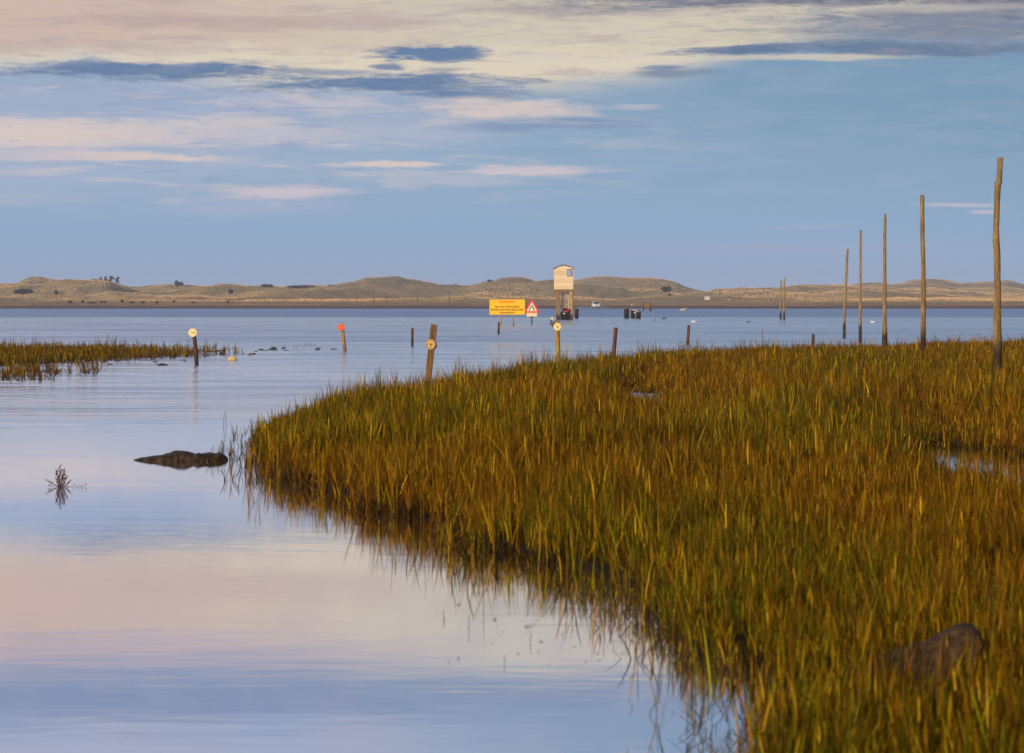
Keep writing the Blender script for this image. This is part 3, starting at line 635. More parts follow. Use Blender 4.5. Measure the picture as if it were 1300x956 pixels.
def dens_main(x, y):
    base = np.interp(y, [6, 14, 25, 45, 70, 115], [640, 640, 520, 310, 170, 95]); v = base * (1 - .985 * np.maximum(wet(x, y), 1.05 * np.exp(-(((x - at(1160, 13.3).x) / .38) ** 2 + ((y - 12.9) / .8) ** 2))).clip(0, 1)) * np.clip(.1 + 1.8 * fbm(x * 1.6, y * .8, 3, 51), .25, 1.6)
    return v, base.max() * 1.3
pts = scatter(MARSH, dens_main, -7, 27, 8.5, 116, 3, .28, (-400, 1560))
nb1 = make_grass('marsh_grass', pts, 5, lambda x, y: np.where(y > 25, np.clip(.50 + (x + 3.7) / 1.3 * .6, .50, 1.08), 1.06) * np.interp(y, [8, 16, 30, 50, 115], [.30, .34, .44, .46, .44]) * (.80 + .4 * fbm(x * .5, y * .25, 3, 61)) * (1 - .5 * wet(x, y)), lambda x, y: np.interp(y, [8, 20, 50, 115], [.0048, .006, .0105, .019]),
           'dense bed of golden green and rust marsh grass filling the right foreground')
def dens_left(x, y): return 25 * (.10 + 1.3 * fbm(x * .6, y * .25, 3, 71)) * np.interp(x / y * F + CX, [0, 160, 322], [1.25, .85, .14]), 120
ptl = scatter(LEFT, dens_left, -30, -6, 64, 112, 9, .8, (-330, 330))
# sparse tufts in the water in front of the left bed
sp = rng.uniform([-17.0, 66], [-10.5, 80], (900, 2)); k = (fbm(sp[:, 0] * 1.2, sp[:, 1] * .4, 3, 77) > .50) & (CX + sp[:, 0] / sp[:, 1] * F < 130 - (sp[:, 1] < 73) * 60); ptl = np.concatenate([ptl, sp[k]])
nb2 = make_grass('marsh_grass', ptl, 6, lambda x, y: x * 0 + .42, lambda x, y: x * 0 + .015, 'sparse strip of olive marsh grass standing in water at the left edge', .05, colmul=.78)
print('blades', nb1, nb2, len(pts), len(ptl))

# ------------------------------------------------------------------ tall marker poles
def tall_pole(px_prof, D, mat, label, foot_z=-0.35, wscale=1.0, seed=1, group='tall wooden poles marking the route'):
    """px_prof: (px left, px right, py) rows from foot to top"""
    base = at((px_prof[0][0] + px_prof[0][1]) / 2, D, 0)
    e = empty('marker_pole', base)
    pts, rad = [], []
    rows = sorted(px_prof, key=lambda r: -r[2]); s = D / F
    l0, r0, y0 = rows[0]
    pts.append(((0), 0, foot_z)); rad.append((r0 - l0) / 2 * s * wscale)
    for (l, r, y), (l2, r2, y2) in zip(rows[:-1], rows[1:]):
        n = max(1, int((y - y2) * s / .16))
        for k in range(n):
            f = k / n; pts.append((((l * (1 - f) + l2 * f + r * (1 - f) + r2 * f) / 2 - CX) * s - base.x, 0, zpx(y * (1 - f) + y2 * f, D))); rad.append(((r - l) * (1 - f) + (r2 - l2) * f) / 2 * s * wscale)
    l, r, y = rows[-1]; pts.append((((l + r) / 2 - CX) * s - base.x, 0, zpx(y, D))); rad.append((r - l) / 2 * s * wscale)
    rr = random.Random(seed); pts = [(p[0], rr.uniform(-.01, .01), p[2]) for p in pts]; rad = [q * rr.uniform(.94, 1.05) for q in rad]
    bm = bmesh.new(); tube(bm, pts, rad, 14, .05, seed=seed)
    for k in range(7):   # knots and snapped branch stubs
        i = rr.randrange(3, len(pts) - 2); a = rr.uniform(0, 6.28); p = Vector(pts[i]); dv = Vector((math.cos(a), math.sin(a), .5)); q = rad[i]
        tube(bm, [p + dv * q * .5, p + dv * q * 1.12], [q * .32, q * .18], 7)
    obj('shaft', bm, mat, e, True)
    tag(e, label, 'pole', group); return e
p1 = tall_pole([(1262, 1271.5, 478), (1262, 1272, 440), (1261, 1271, 405), (1262, 1271, 385), (1262, 1270.5, 350), (1261.5, 1270, 320), (1260.3, 1269, 306), (1260.8, 1268.6, 290), (1262, 1269.8, 255), (1262.3, 1270.5, 236), (1262.6, 1271.3, 233),
            (1265, 1272, 231), (1265.6, 1272.6, 215), (1266.4, 1273.6, 200)], 60, M['pole'], 'thickest crooked pole at the right edge, stepped near its top, standing in the grass', seed=3)
tall_pole([(1168.5, 1175, 448), (1168.5, 1175.5, 430), (1169, 1175.3, 390), (1169.5, 1175, 340), (1168.3, 1174, 300), (1168.2, 1173.6, 270), (1168, 1173.2, 247.5)], 85, M['pole'], 'straight bark covered pole in the grass, second tallest, left of the crooked one', seed=4)
tall_pole([(1118.8, 1127.5, 441), (1120, 1126.5, 425), (1120.4, 1125.5, 400), (1120.8, 1125.4, 340), (1121.2, 1125, 300), (1121.5, 1125.3, 280), (1122.6, 1124.8, 271.5)], 98, M['pole_pale'], 'pole with a flared yellowish foot and pointed top at the grass edge', seed=5)
tall_pole([(1089.8, 1094.4, 436), (1090.2, 1093.8, 400), (1090.8, 1093.8, 340), (1091, 1093.8, 292)], 132, M['pole_pale'], 'slim straight pole standing in water just left of the flared pole', seed=6)
tall_pole([(1069.5, 1073.8, 430), (1070.3, 1073.8, 400), (1071.5, 1075, 370), (1073.6, 1076.6, 335), (1074.6, 1077.6, 316)], 149, M['pole_pale'], 'slim pole in water leaning slightly right at its top', seed=7)
tall_pole([(994, 996.8, 406), (994.5, 996.8, 380), (994.8, 996.8, 352.5)], 320, M['pole_pale'], 'taller right-hand pole of the distant close pair', seed=8)
tall_pole([(989.5, 992.4, 405), (990.2, 992, 380), (990.6, 992.4, 356)], 332, M['pole_pale'], 'shorter left-hand pole of the distant close pair', seed=9)

# ------------------------------------------------------------------ low posts with and without discs
def low_post(px_top, py_top, px_base, py_base, wpx, mat, label, discs=(), squash=.9, kink=0.0, seed=1, group='low wooden causeway posts', square=False):
    D = base_d(py_base); s = D / F; base = at(px_base, D); e = empty('marker_post', base)
    top = Vector(((px_top - px_base) * s, 0, zpx(py_top, D))); r = wpx * s / 2; bm = bmesh.new()
    n = 9; pts = [(-top.x * .25, 0, -.3)] + [(top.x * k / n + kink * math.sin(k / n * 3.1) * r, 0, top.z * k / n) for k in range(n + 1)]
    if square:
        ang = math.atan2(top.x, top.z); box(bm, Vector((top.x / 2 - top.x * .12, 0, top.z / 2 - .15)), (2 * r, 1.7 * r, math.hypot(top.x, top.z) + .3), Matrix.Rotation(ang, 4, 'Y'), r * .15)
    else: tube(bm, pts, [r * (1.04 - .06 * k / n) for k in range(n + 2)], 14, .035, squash, seed=seed)
    obj('post', bm, mat, e, not square)
    for (dx, dy, dpx, dm, depth, hole, marks) in discs:
        c = Vector(((dx - px_base) * s, -(r * squash + .012) * depth, zpx(dy, D))); R_ = dpx * s / 2
        bm = bmesh.new(); disc(bm, c, R_, .024, 36, bev=.006); dsc = obj('disc', bm, dm, e)
        if hole:
            bm = bmesh.new(); disc(bm, c + Vector((0, -.014, 0)), R_ * .16, .006, 16, bev=.001); disc(bm, c + Vector((0, -.0145, -R_ * .18)), R_ * .09, .005, 12, bev=.001); obj('bolt', bm, M['dark_mark'], dsc)
            bm = bmesh.new(); disc(bm, c + Vector((0, -.0135, 0)), R_ * .92, .004, 36, bev=.001, hole=R_ * .84); obj('ring_edge', bm, M['disc_wood'] if dm is not M['disc_wood'] else M['post_golden'], dsc)
        if marks:
            bm = bmesh.new()
            for a_, b_, w2, h2 in ((-.38, .05, .14, .22), (-.12, .05, .1, .26), (.14, .03, .14, .22), (.38, .06, .12, .24)): box(bm, c + Vector((a_ * R_, -.014, b_ * R_)), (w2 * R_, .006, h2 * R_))
            obj('lettering', bm, M['dark_mark'], dsc)
    tag(e, label, 'post', group); return e
low_post(245.8, 421, 249.6, 463, 5.2, M['post_dark'], 'dark post topped by a pale yellow disc, standing before the left grass strip', [(245, 422.3, 11, M['disc_cream'], 1, False, True)], kink=.2, seed=2)
low_post(434, 411.5, 438.2, 446, 4.2, M['post_golden'], 'leaning golden brown post with a bright orange disc', [(433.2, 415.6, 9, M['disc_orange'], 1, False, False)], seed=3)
low_post(523.6, 416.5, 523.4, 439, 3.2, M['post_dark'], 'thin upright dark rust post between the orange disc post and the leaning disc post', seed=4)
low_post(551.4, 411.8, 540.8, 506, 8.2, M['post_brown'], 'thick square leaning post with a tan disc, at the left edge of the grass', [(548.6, 438.2, 12.5, M['disc_wood'], -1.0, False, False), (547, 437.2, 13.2, M['disc_wood'], 1, True, False)], square=True)
low_post(706.8, 408, 710.2, 482, 6, M['post_golden'], 'golden post with a cream disc on top, rising from the grass edge', [(706, 412.6, 11, M['post_dark'], -.8, False, False), (707.6, 414.8, 10.6, M['disc_cream'], 1, True, False)], seed=5)
low_post(782, 415.8, 778.6, 468, 5, M['post_rust'], 'plain reddish post leaning slightly at the grass edge right of the cream disc post', seed=6, kink=-.2)
low_post(874.6, 412.8, 873, 437.5, 3.8, M['post_rust'], 'small reddish post standing in open water right of the timber piles', seed=7)
low_post(1032.4, 424, 1032, 443, 4, M['post_dark'], 'short dark stump at the far grass edge near the tall poles', seed=8)
low_post(633.2, 409, 633, 424.5, 2.6, M['post_dark'], 'thin dark post in the water under the yellow danger sign', seed=9)
low_post(700.8, 402, 699.2, 412, 1.6, M['post_dark'], 'tiny far post with a yellow disc left of the refuge hut', [(700.9, 404.2, 3.4, M['disc_cream'], 1, False, False)], seed=10)

# ------------------------------------------------------------------ refuge hut
def refuge_hut():
    D = 316; s = D / F; c = at(715.6, D); e = empty('refuge_hut', c)
    X_ = lambda px: (px - 715.6) * s; Zp = lambda py: zpx(py, D)
    zb, zt, hw, dp, th = Zp(367.3), Zp(341), 12.1 * s, 1.9, .05
    za = Zp(337.3)
    # walls with real window openings, front and back
    bm = bmesh.new(); wx0, wx1, wz0, wz1 = X_(720.3), X_(726.0), Zp(350.6), Zp(342.2)
    for yy in (0.0, dp):
        box(bm, ((-hw + wx0) / 2, yy, (zb + zt) / 2), (wx0 + hw, th, zt - zb)); box(bm, ((hw + wx1) / 2, yy, (zb + zt) / 2), (hw - wx1, th, zt - zb))
        box(bm, ((wx0 + wx1) / 2, yy, (zb + wz0) / 2), (wx1 - wx0, th, wz0 - zb)); box(bm, ((wx0 + wx1) / 2, yy, (zt + wz1) / 2), (wx1 - wx0, th, zt - wz1))
        # gable
        n = 10; top = [(-hw + 2 * hw * k / n, zt + (za - zt) * (1 - abs(2 * k / n - 1) ** 1.5)) for k in range(n + 1)]
        for (a0_, z1), (b_, z2) in zip(top[:-1], top[1:]):
            vs = [bm.verts.new((xx_, yy + q, z)) for q in (-th / 2, th / 2) for (xx_, z) in ((a0_, zt), (b_, zt), (b_, z2 + .002), (a0_, z1 + .002))]
            for f in ((0, 1, 2, 3), (7, 6, 5, 4), (3, 2, 6, 7)): bm.faces.new([vs[i] for i in f])
    nb = 15; bh = (zt - zb) / nb
    for sx in (-1, 1): box(bm, (sx * (hw - th / 2), dp / 2, (zb + zt) / 2), (th, dp - th, zt - zb))
    # proud weatherboards on the front
    for k in range(nb):
        z = zb + bh * (k + .5)
        segs = [(-hw, hw)] if (z < wz0 - bh * .3) or (z > wz1 + bh * .3) else [(-hw, wx0 - .06), (wx1 + .06, hw)]
        for a, b_ in segs: box(bm, ((a + b_) / 2, -th / 2 - .012, z), (b_ - a, .02, bh * .9), Matrix.Rotation(R(-4), 4, 'X'))
    obj('wall', bm, M['hut_wood'], e)
    bm = bmesh.new(); n = 12; ov = 1.6 * s
    prof = [(-(hw + ov) + 2 * (hw + ov) * k / n, zt - .08 + (za - zt + .12) * (1 - abs(2 * k / n - 1) ** 1.5)) for k in range(n + 1)]
    A = [[bm.verts.new((x, y, z + o)) for x, z in prof] for (y, o) in ((-.22, .02), (dp + .22, .02), (dp + .22, .10), (-.22, .10))]
    for r0, r1 in ((0, 1), (1, 2), (2, 3), (3, 0)):
        for k in range(n): bm.faces.new((A[r0][k], A[r0][k + 1], A[r1][k + 1], A[r1][k]))
    for k in (0, n): bm.faces.new([A[q][k] for q in range(4)])
    obj('roof', bm, M['roof'], e)
    for yy in (0.0, dp):
        bm = bmesh.new(); q = .05; sg = -1 if yy == 0 else 1; y2 = yy + sg * .05
        box(bm, ((wx0 + wx1) / 2, y2, wz0 - q / 2), (wx1 - wx0 + 2 * q, .06, q)); box(bm, ((wx0 + wx1) / 2, y2, wz1 + q / 2), (wx1 - wx0 + 2 * q, .06, q))
        box(bm, (wx0 - q / 2, y2, (wz0 + wz1) / 2), (q, .06, wz1 - wz0)); box(bm, (wx1 + q / 2, y2, (wz0 + wz1) / 2), (q, .06, wz1 - wz0))
        wf = obj('window', bm, M['leg_wood'], e); bm = bmesh.new(); box(bm, ((wx0 + wx1) / 2, yy, (wz0 + wz1) / 2), (wx1 - wx0, .01, wz1 - wz0)); obj('pane', bm, M['glass'], wf)
    bm = bmesh.new(); zd = Zp(370.4); box(bm, (0, dp / 2, (zb + zd) / 2 - .004), (2 * hw + .12, dp + .3, zb - zd), bev=.02)
    for k in range(5): box(bm, (-hw + .2 + k * (2 * hw - .4) / 4, dp / 2, zd - .07), (.09, dp + .1, .12))
    obj('platform', bm, M['leg_wood'], e)
    for (pl, pr, yy, mt) in ((706.2, 711.0, .05, 'leg_wood'), (722.6, 727.0, .05, 'leg_fresh'), (706.9, 710.2, dp, 'leg_wood'), (724.3, 728.2, dp, 'leg_wood')):
        bm = bmesh.new(); wd = (pr - pl) * s; box(bm, ((X_(pl) + X_(pr)) / 2, yy, (zd - 1.2) / 2), (wd, wd * .9, zd + 1.19), bev=.02); obj('leg', bm, M[mt], e)
    bm = bmesh.new()
    for a, b_ in (((X_(708.5), dp + .02, .9), (X_(726.3), dp + .02, 2.6)),): tube(bm, [a, b_], [.06, .06], 6)
    obj('brace', bm, M['leg_wood'], e)
    # ladder with pale stiles
    la = bmesh.new(); y0, y1 = .35, .95; zl0, zl1 = .55, zd
    xl, xr = X_(714.2), X_(722.2)
    for x in (xl, xr): tube(la, [(x, y0, -.2), (x, y1, zl1)], [.055, .05], 8)
    for k in range(15):
        f = (k + .6) / 15; z = zl0 + (zl1 - zl0) * f; box(la, ((xl + xr) / 2, y0 + (y1 - y0) * f, z), (xr - xl, .07, .05))
    obj('ladder', la, M['ladder'], e)
    tag(e, 'pale boarded refuge hut on tall timber legs standing in the water', 'hut')
refuge_hut()

# ------------------------------------------------------------------ signs
def text_mesh(txt, size, loc, mat, parent, width, name='lettering', off=.003):
    cu = bpy.data.curves.new('txt', 'FONT'); cu.body = txt; cu.size = size; cu.align_x = 'CENTER'; cu.align_y = 'CENTER'; cu.extrude = .004; cu.offset = off; cu.space_character = 1.08
    o = bpy.data.objects.new('txt', cu); COL.objects.link(o); o.rotation_euler = (R(90), 0, 0); o.location = loc
    dg = bpy.context.evaluated_depsgraph_get(); me = bpy.data.meshes.new_from_object(o.evaluated_get(dg)); wd_ = o.dimensions.x or 1; me.transform(Matrix.Translation(loc) @ Matrix.Rotation(R(90), 4, 'X') @ Matrix.Diagonal((width / wd_, 1, 1, 1)))
    bpy.data.objects.remove(o); return link(name, me, mat, parent)
def danger_sign():
    D = 232; s = D / F; e = empty('danger_sign', at(643.8, D)); X_ = lambda p: (p - 643.8) * s; Zp = lambda p: zpx(p, D)
    x0, x1, z0, z1 = X_(621.2), X_(666.6), Zp(399.8), Zp(379.8)
    bm = bmesh.new(); box(bm, (0.0, 0, (z0 + z1) / 2), (x1 - x0, .03, z1 - z0), bev=.008); pn = obj('panel', bm, M['yellow'], e)
    bm = bmesh.new(); t_ = .045
    for zz in (z0 + t_ / 2 - .02, z1 - t_ / 2 + .02): box(bm, (0, .004, zz), (x1 - x0 + .06, .05, t_))
    for xx in (x0 + t_ / 2 - .02, x1 - t_ / 2 + .02): box(bm, (xx, .004, (z0 + z1) / 2), (t_, .05, z1 - z0 - 2 * t_ + .04))
    obj('frame', bm, M['back_metal'], e)
    for x in (X_(636.2), X_(651.8)):
        bm = bmesh.new(); box(bm, (x, .07, (z1 - 1.3) / 2 - .05), (.11, .09, z1 + 1.2), bev=.01); obj('leg', bm, M['post_golden'], e)
    y = -.022
    text_mesh('DANGER', 4.0 * s, (0, y, Zp(383.2)), M['red'], pn, 19.5 * s)
    text_mesh('DO NOT PROCEED', 3.1 * s, (0, y, Zp(389.6)), M['black'], pn, 31 * s)
    text_mesh('WHEN WATER REACHES', 3.1 * s, (0, y, Zp(393.4)), M['black'], pn, 41 * s)
    text_mesh('CAUSEWAY', 3.1 * s, (0, y, Zp(397.0)), M['black'], pn, 20 * s)
    tag(e, 'large yellow DANGER sign with red and black lettering on two timber legs', 'sign')
danger_sign()
def warning_sign():
    D = 244; s = D / F; e = empty('warning_sign', at(675.2, D)); X_ = lambda p: (p - 675.2) * s; Zp = lambda p: zpx(p, D)
    def tri(bm, cz, r, y, th, rnd=.12):
        out_ = []
        for k, a in enumerate((90, 210, 330)):
            for q in (-40, -20, 0, 20, 40): out_.append((math.cos(R(a)) * r * (1 - rnd) + math.cos(R(a + q)) * r * rnd, cz + math.sin(R(a)) * r * (1 - rnd) + math.sin(R(a + q)) * r * rnd))
        A = [bm.verts.new((x, y - th / 2, z)) for x, z in out_]; B = [bm.verts.new((x, y + th / 2, z)) for x, z in out_]
        bm.faces.new(A); bm.faces.new(B[::-1]); n = len(A)
        for i in range(n): bm.faces.new((A[i], B[i], B[(i + 1) % n], A[(i + 1) % n]))
    cz = Zp(391.2); r = 10.6 * s
    bm = bmesh.new(); tri(bm, cz, r, 0, .03); face = obj('triangle', bm, M['red'], e)
    bm = bmesh.new(); tri(bm, cz, r * .70, -.018, .008, .08); obj('white_field', bm, M['sign_white'], face)
    bm = bmesh.new()
    for sx in (-1, 1):   # road narrows on both sides
        for a, b_ in (((.30, -.30), (.30, -.05)), ((.30, -.05), (.12, .12)), ((.12, .12), (.12, .33))):
            p0 = Vector((sx * a[0] * r * .85, -.026, cz + a[1] * r)); p1_ = Vector((sx * b_[0] * r * .85, -.026, cz + b_[1] * r)); dv = p1_ - p0
            box(bm, (p0 + p1_) / 2, (.10 * r, .006 + .001 * abs(a[1]), dv.length + .05 * r), Matrix.Rotation(math.atan2(dv.x, dv.z), 4, 'Y'))
    obj('road_symbol', bm, M['black'], face)
    bm = bmesh.new(); box(bm, (0, .0, Zp(399.4)), (13.2 * s, .03, 5.0 * s), bev=.01); obj('lower_plate', bm, M['cream_plate'], e)
    bm = bmesh.new(); tube(bm, [(0, .06, -1), (0, .06, Zp(386))], [.045, .045], 10); box(bm, (0, .05, Zp(402.4)), (.34, .05, .06)); obj('pole', bm, M['black'], e)
    tag(e, 'red bordered triangular road narrows sign beside the yellow sign', 'sign')
warning_sign()

# ------------------------------------------------------------------ dark posts by the bridge
def pile(px, py_top, D, wpx, label, seed, lean=0, group='thick dark timber piles of the drowned bridge', mat='pile_dark', cap=None):
    s = D / F; e = empty('timber_pile', at(px, D)); r = wpx * s / 2; zt = zpx(py_top, D); bm = bmesh.new()
    tube(bm, [(0, 0, -1), (0, 0, 0), (lean * .5, 0, zt * .5), (lean, 0, zt - .05), (lean, 0, zt)], [r * .9, r * .97, r * 1.02, r, r * .86], 16, .04, .9, seed=seed); obj('timber', bm, M[mat], e)
    if cap:
        bm = bmesh.new(); disc(bm, (lean, 0, zt + .03), r * .9, .06, 16, Vector((0, 0, 1)), .015); obj('cap', bm, M[cap], e)
    tag(e, label, 'pile', group)
pile(732, 392.0, 345, 5.2, 'rounded dark pile just right of the refuge hut legs', 1, cap='leg_wood')
pile(795.4, 392.3, 345, 6.4, 'leftmost thick dark pile of the cluster of three right of the hut', 2, cap='post_golden')
pile(803, 393.6, 348, 4.4, 'narrow middle pile of the dark cluster right of the hut', 3, cap='disc_wood')
pile(810.4, 394, 338, 6, 'thick reddish black pile at the right of the cluster of three', 4, .02)
def rail():
    D = 333; s = D / F; e = empty('guard_rail', at(808, D)); bm = bmesh.new(); X_ = lambda p: (p - 808) * s
    tube(bm, [(X_(802.5), 0, zpx(393.2, D)), (X_(807), -.03, zpx(394.0, D)), (X_(810.2), 0, zpx(395.6, D)), (X_(813.5), .05, zpx(395.6, D))], [.04, .05, .05, .03], 8, squash=1.3); obj('beam', bm, M['ladder'], e)
    bm = bmesh.new(); box(bm, (X_(805.9), 0, zpx(397.0, D)), (.16, .06, .16), bev=.02); obj('reflector', bm, M['cream_plate'], e)
    bm = bmesh.new(); tube(bm, [(X_(805.9), .06, -.5), (X_(805.9), .06, zpx(394.1, D))], [.05, .05], 8); obj('support', bm, M['pile_dark'], e)
    tag(e, 'short pale bent rail lying across the tops of the dark piles', 'rail')
rail()
def dark_marker():
    D = 315.75; s = D / F; e = empty('barrier_block', at(717.6, D)); X_ = lambda p: (p - 717.6) * s; Zp = lambda p: zpx(p, D)
    bm = bmesh.new(); box(bm, (X_(716.6), 0, (Zp(396) + -.5) / 2), (10.6 * s, .5, Zp(396) + .5), bev=.12); box(bm, (X_(718.6), -.02, (Zp(391.6) + Zp(396)) / 2 - .05), (7.4 * s, .42, Zp(391.6) - Zp(396) + .12), bev=.07)
    obj('body', bm, M['black'], e)
    bm = bmesh.new(); box(bm, (X_(718.0), -.245, Zp(395.4)), (4.6 * s, .03, 1.5 * s), bev=.008); obj('reflector', bm, M['red'], e)
    bm = bmesh.new(); box(bm, (X_(721.2), -.245, Zp(392.9)), (2.2 * s, .03, 1.9 * s), bev=.008); obj('reflector', bm, M['red'], e)
    bm = bmesh.new(); disc(bm, (X_(716), -.27, Zp(398)), 1.0 * s, .05, 16, bev=.01); obj('pale_disc', bm, M['sign_white'], e)
    bm = bmesh.new(); tube(bm, [(X_(712), 0, Zp(399)), (X_(715), 0, Zp(398.2))], [.25, .28], 10); obj('side_arm', bm, M['black'], e)
    tag(e, 'bulky black block with two red reflectors between the hut legs', 'barrier')
dark_marker()
def far_gate():
    D = 640; s = D / F; e = empty('fence_panel', at(822.5, D)); X_ = lambda p: (p - 822.5) * s; Zp = lambda p: zpx(p, D)
    for p, q in ((816.7, 384.3), (825.2, 384.1)):
        bm = bmesh.new(); tube(bm, [(X_(p), 0, -1), (X_(p + .3), 0, Zp(q))], [.14, .12], 9, .04); obj('post', bm, M['post_dark'], e)
    bm = bmesh.new(); tube(bm, [(X_(828), -.05, -1), (X_(825.6), -.05, Zp(386))], [.10, .10], 8); obj('brace', bm, M['post_dark'], e)
    for k in range(3):
        bm = bmesh.new(); box(bm, (X_(821.2), -.02, Zp(386 + 3 * k)), (8 * s, .06, .12)); obj('rail', bm, M['post_golden'], e)
    bm = bmesh.new()
    for k in range(4): box(bm, (X_(818.4 + k * 1.7), -.06, Zp(389)), (.07, .04, 7 * s))
    obj('pales', bm, M['leg_wood'], e)
    tag(e, 'distant short fence panel between two dark posts in the water', 'fence')
far_gate()
for k, (px, t_, D, lb) in enumerate([(802.0, 383, 800, 'thin stick with a pale tip above the cluster of piles'), (807, 385, 800, 'thin short stick just right of the pale tipped stick')]):
    s = D / F; e = empty('stake', at(px, D)); bm = bmesh.new(); tube(bm, [(0, 0, -1), (.03, 0, zpx(t_, D))], [.09, .07], 7); obj('shaft', bm, M['post_brown'], e)
    bm = bmesh.new(); box(bm, (0, -.1, zpx(387 - k, D)), (.3, .04, .3), bev=.02); obj('plate', bm, M['cream_plate' if k == 0 else 'back_metal'], e); tag(e, lb, 'stake')

# ------------------------------------------------------------------ car on the far road
CARD = 850
def road():
    m, t, b = new_mat('asphalt'); p = t.new('ShaderNodeNewGeometry').outputs['Position']; n = t.noise(p, .6, 5, .6)
    t.l.new(t.ramp(n, [(.3, (.04, .04, .045, 1)), (.7, (.075, .072, .075, 1))]), b.inputs['Base Color']); b.inputs['Roughness'].default_value = .35
    ys_ = np.linspace(820, 1105, 60); V = []; F_ = []
    xs_ = at(758.5, 850).x + (ys_ - 850) * .012 + 0
    zs = np.interp(ys_, [820, 842, 852, 900, 985, 1050, 1105], [-.5, .05, .42, .5, .62, .72, .8])
    v = []
    for x, y, z in zip(xs_, ys_, zs): v += [(x - 9, y, min(-.4, z)), (x - 3.6, y, z - .02), (x - 3.3, y, z), (x + 3.3, y, z), (x + 3.6, y, z - .02), (x + 9, y, min(-.4, z))]
    v = np.array(v); i = np.arange(len(v)).reshape(-1, 6)
    q = np.stack([i[:-1, :-1], i[:-1, 1:], i[1:, 1:], i[1:, :-1]], -1).reshape(-1)
    o = npmesh('road', v, q, np.arange(0, len(q), 4), m, None, True); tag(o, 'grey causeway road coming out of the water towards the dunes', 'road', kind='structure')
road()
def car():
    e = empty('car', Vector((at(757.2, CARD).x, CARD + 6, .44)), R(4))
    # body by cross sections along the length; front faces -Y
    def loft(secs, nm, mat, parent):
        bm = bmesh.new(); rings = []
        for y, hw, z0, z1, r in secs:
            ring = []
            for cx_, cz_, a0 in ((hw - r, z0 + r, -90), (hw - r, z1 - r, 0), (-(hw - r), z1 - r, 90), (-(hw - r), z0 + r, 180)):
                for k in range(5): a = R(a0 + 22.5 * k); ring.append(bm.verts.new((cx_ + math.cos(a) * r, y, cz_ + math.sin(a) * r)))
            rings.append(ring)
        n = len(rings[0])
        for A, B in zip(rings[:-1], rings[1:]):
            for i in range(n): bm.faces.new((A[i], A[(i + 1) % n], B[(i + 1) % n], B[i]))
        bm.faces.new(rings[0]); bm.faces.new(rings[-1][::-1]); return obj(nm, bm, mat, parent, True)
    loft([(-2.35, .80, .45, .80, .12), (-2.25, .98, .32, .98, .16), (-1.9, 1.06, .30, 1.10, .18), (-1.1, 1.08, .30, 1.20, .16), (1.9, 1.08, .30, 1.22, .16), (2.2, 1.02, .34, 1.15, .18), (2.32, .9, .42, .95, .14)], 'body', M['car_paint'], e)
    loft([(-1.15, .98, 1.1, 1.24, .05), (-.45, .86, 1.1, 1.86, .16), (.2, .84, 1.1, 1.93, .18), (1.5, .84, 1.1, 1.90, .18), (2.1, .94, 1.1, 1.3, .08)], 'cabin', M['car_paint'], e)
    bm = bmesh.new(); q = [(-.90, -1.19, 1.235), (.90, -1.19, 1.235), (.76, -.56, 1.82), (-.76, -.56, 1.82)]; A = [bm.verts.new(v) for v in q]; B = [bm.verts.new((x, y + .05, z - .05)) for x, y, z in q]
    bm.faces.new(A); bm.faces.new(B[::-1])
    for i in range(4): bm.faces.new((A[i], B[i], B[(i + 1) % 4], A[(i + 1) % 4]))
    obj('windscreen', bm, M['car_glass'], e)
    for sx in (-1, 1):
        bm = bmesh.new(); box(bm, (sx * .90, .5, 1.5), (.05, 1.7, .42), Matrix.Rotation(R(-sx * 9), 4, 'Y'), .015); obj('side_window', bm, M['car_glass'], e)
        bm = bmesh.new(); box(bm, (sx * .78, -2.26, .84), (.34, .14, .17), bev=.04); obj('headlight', bm, M['lamp'], e)
        bm = bmesh.new(); box(bm, (sx * 1.17, -.75, 1.28), (.2, .14, .16), bev=.04); obj('mirror', bm, M['car_paint'], e)
        for yy in (-1.45, 1.5):
            bm = bmesh.new(); disc(bm, (sx * .97, yy, .34), .36, .24, 24, Vector((1, 0, 0)), .05); wl = obj('wheel', bm, M['rubber'], e)
            bm = bmesh.new(); disc(bm, (sx * 1.085, yy, .34), .22, .03, 20, Vector((1, 0, 0)), .008); obj('rim', bm, M['rim'], wl)
    bm = bmesh.new(); box(bm, (0, -2.33, .80), (1.1, .08, .16), bev=.02); obj('grille', bm, M['chrome'], e)
    bm = bmesh.new(); box(bm, (0, -2.30, .50), (1.5, .12, .18), bev=.03); obj('bumper', bm, M['chrome'], e)
    tag(e, 'white car facing the camera on the far causeway road', 'car')
car()

# ------------------------------------------------------------------ far poles, small buildings on the shore
for k, (px, yt, yb, lb) in enumerate([(78, 371, 386.5, 'faint pole on the far shore below the left dune'), (453.5, 369, 386.5, 'first faint pole from the left before the central dune'), (474, 369, 386.5, 'faint pole directly below the top of the central dune'),
        (491.5, 371, 386.5, 'faint pole just right of the centre of the central dune'), (530, 374, 386.5, 'short faint pole on the right slope of the central dune'), (570.5, 369.5, 386.8, 'clearest tall pole on the shore between central dune and yellow sign'),
        (72.5, 377, 386.5, 'very short faint pole left of the pole below the left dune')]):
    D = 1068; z = terrain_z(px, D); e = empty('utility_pole', at(px, D, z)); bm = bmesh.new(); h = zpx(yt, D) - z; tube(bm, [(0, 0, -.5), (0, 0, h)], [.14, .10], 8)
    obj('shaft', bm, M['post_dark'], e); bm = bmesh.new(); box(bm, (0, -.12, h - .35), (.9, .08, .09)); obj('crossbar', bm, M['post_dark'], e); tag(e, lb, 'pole', 'thin poles on the far shore')
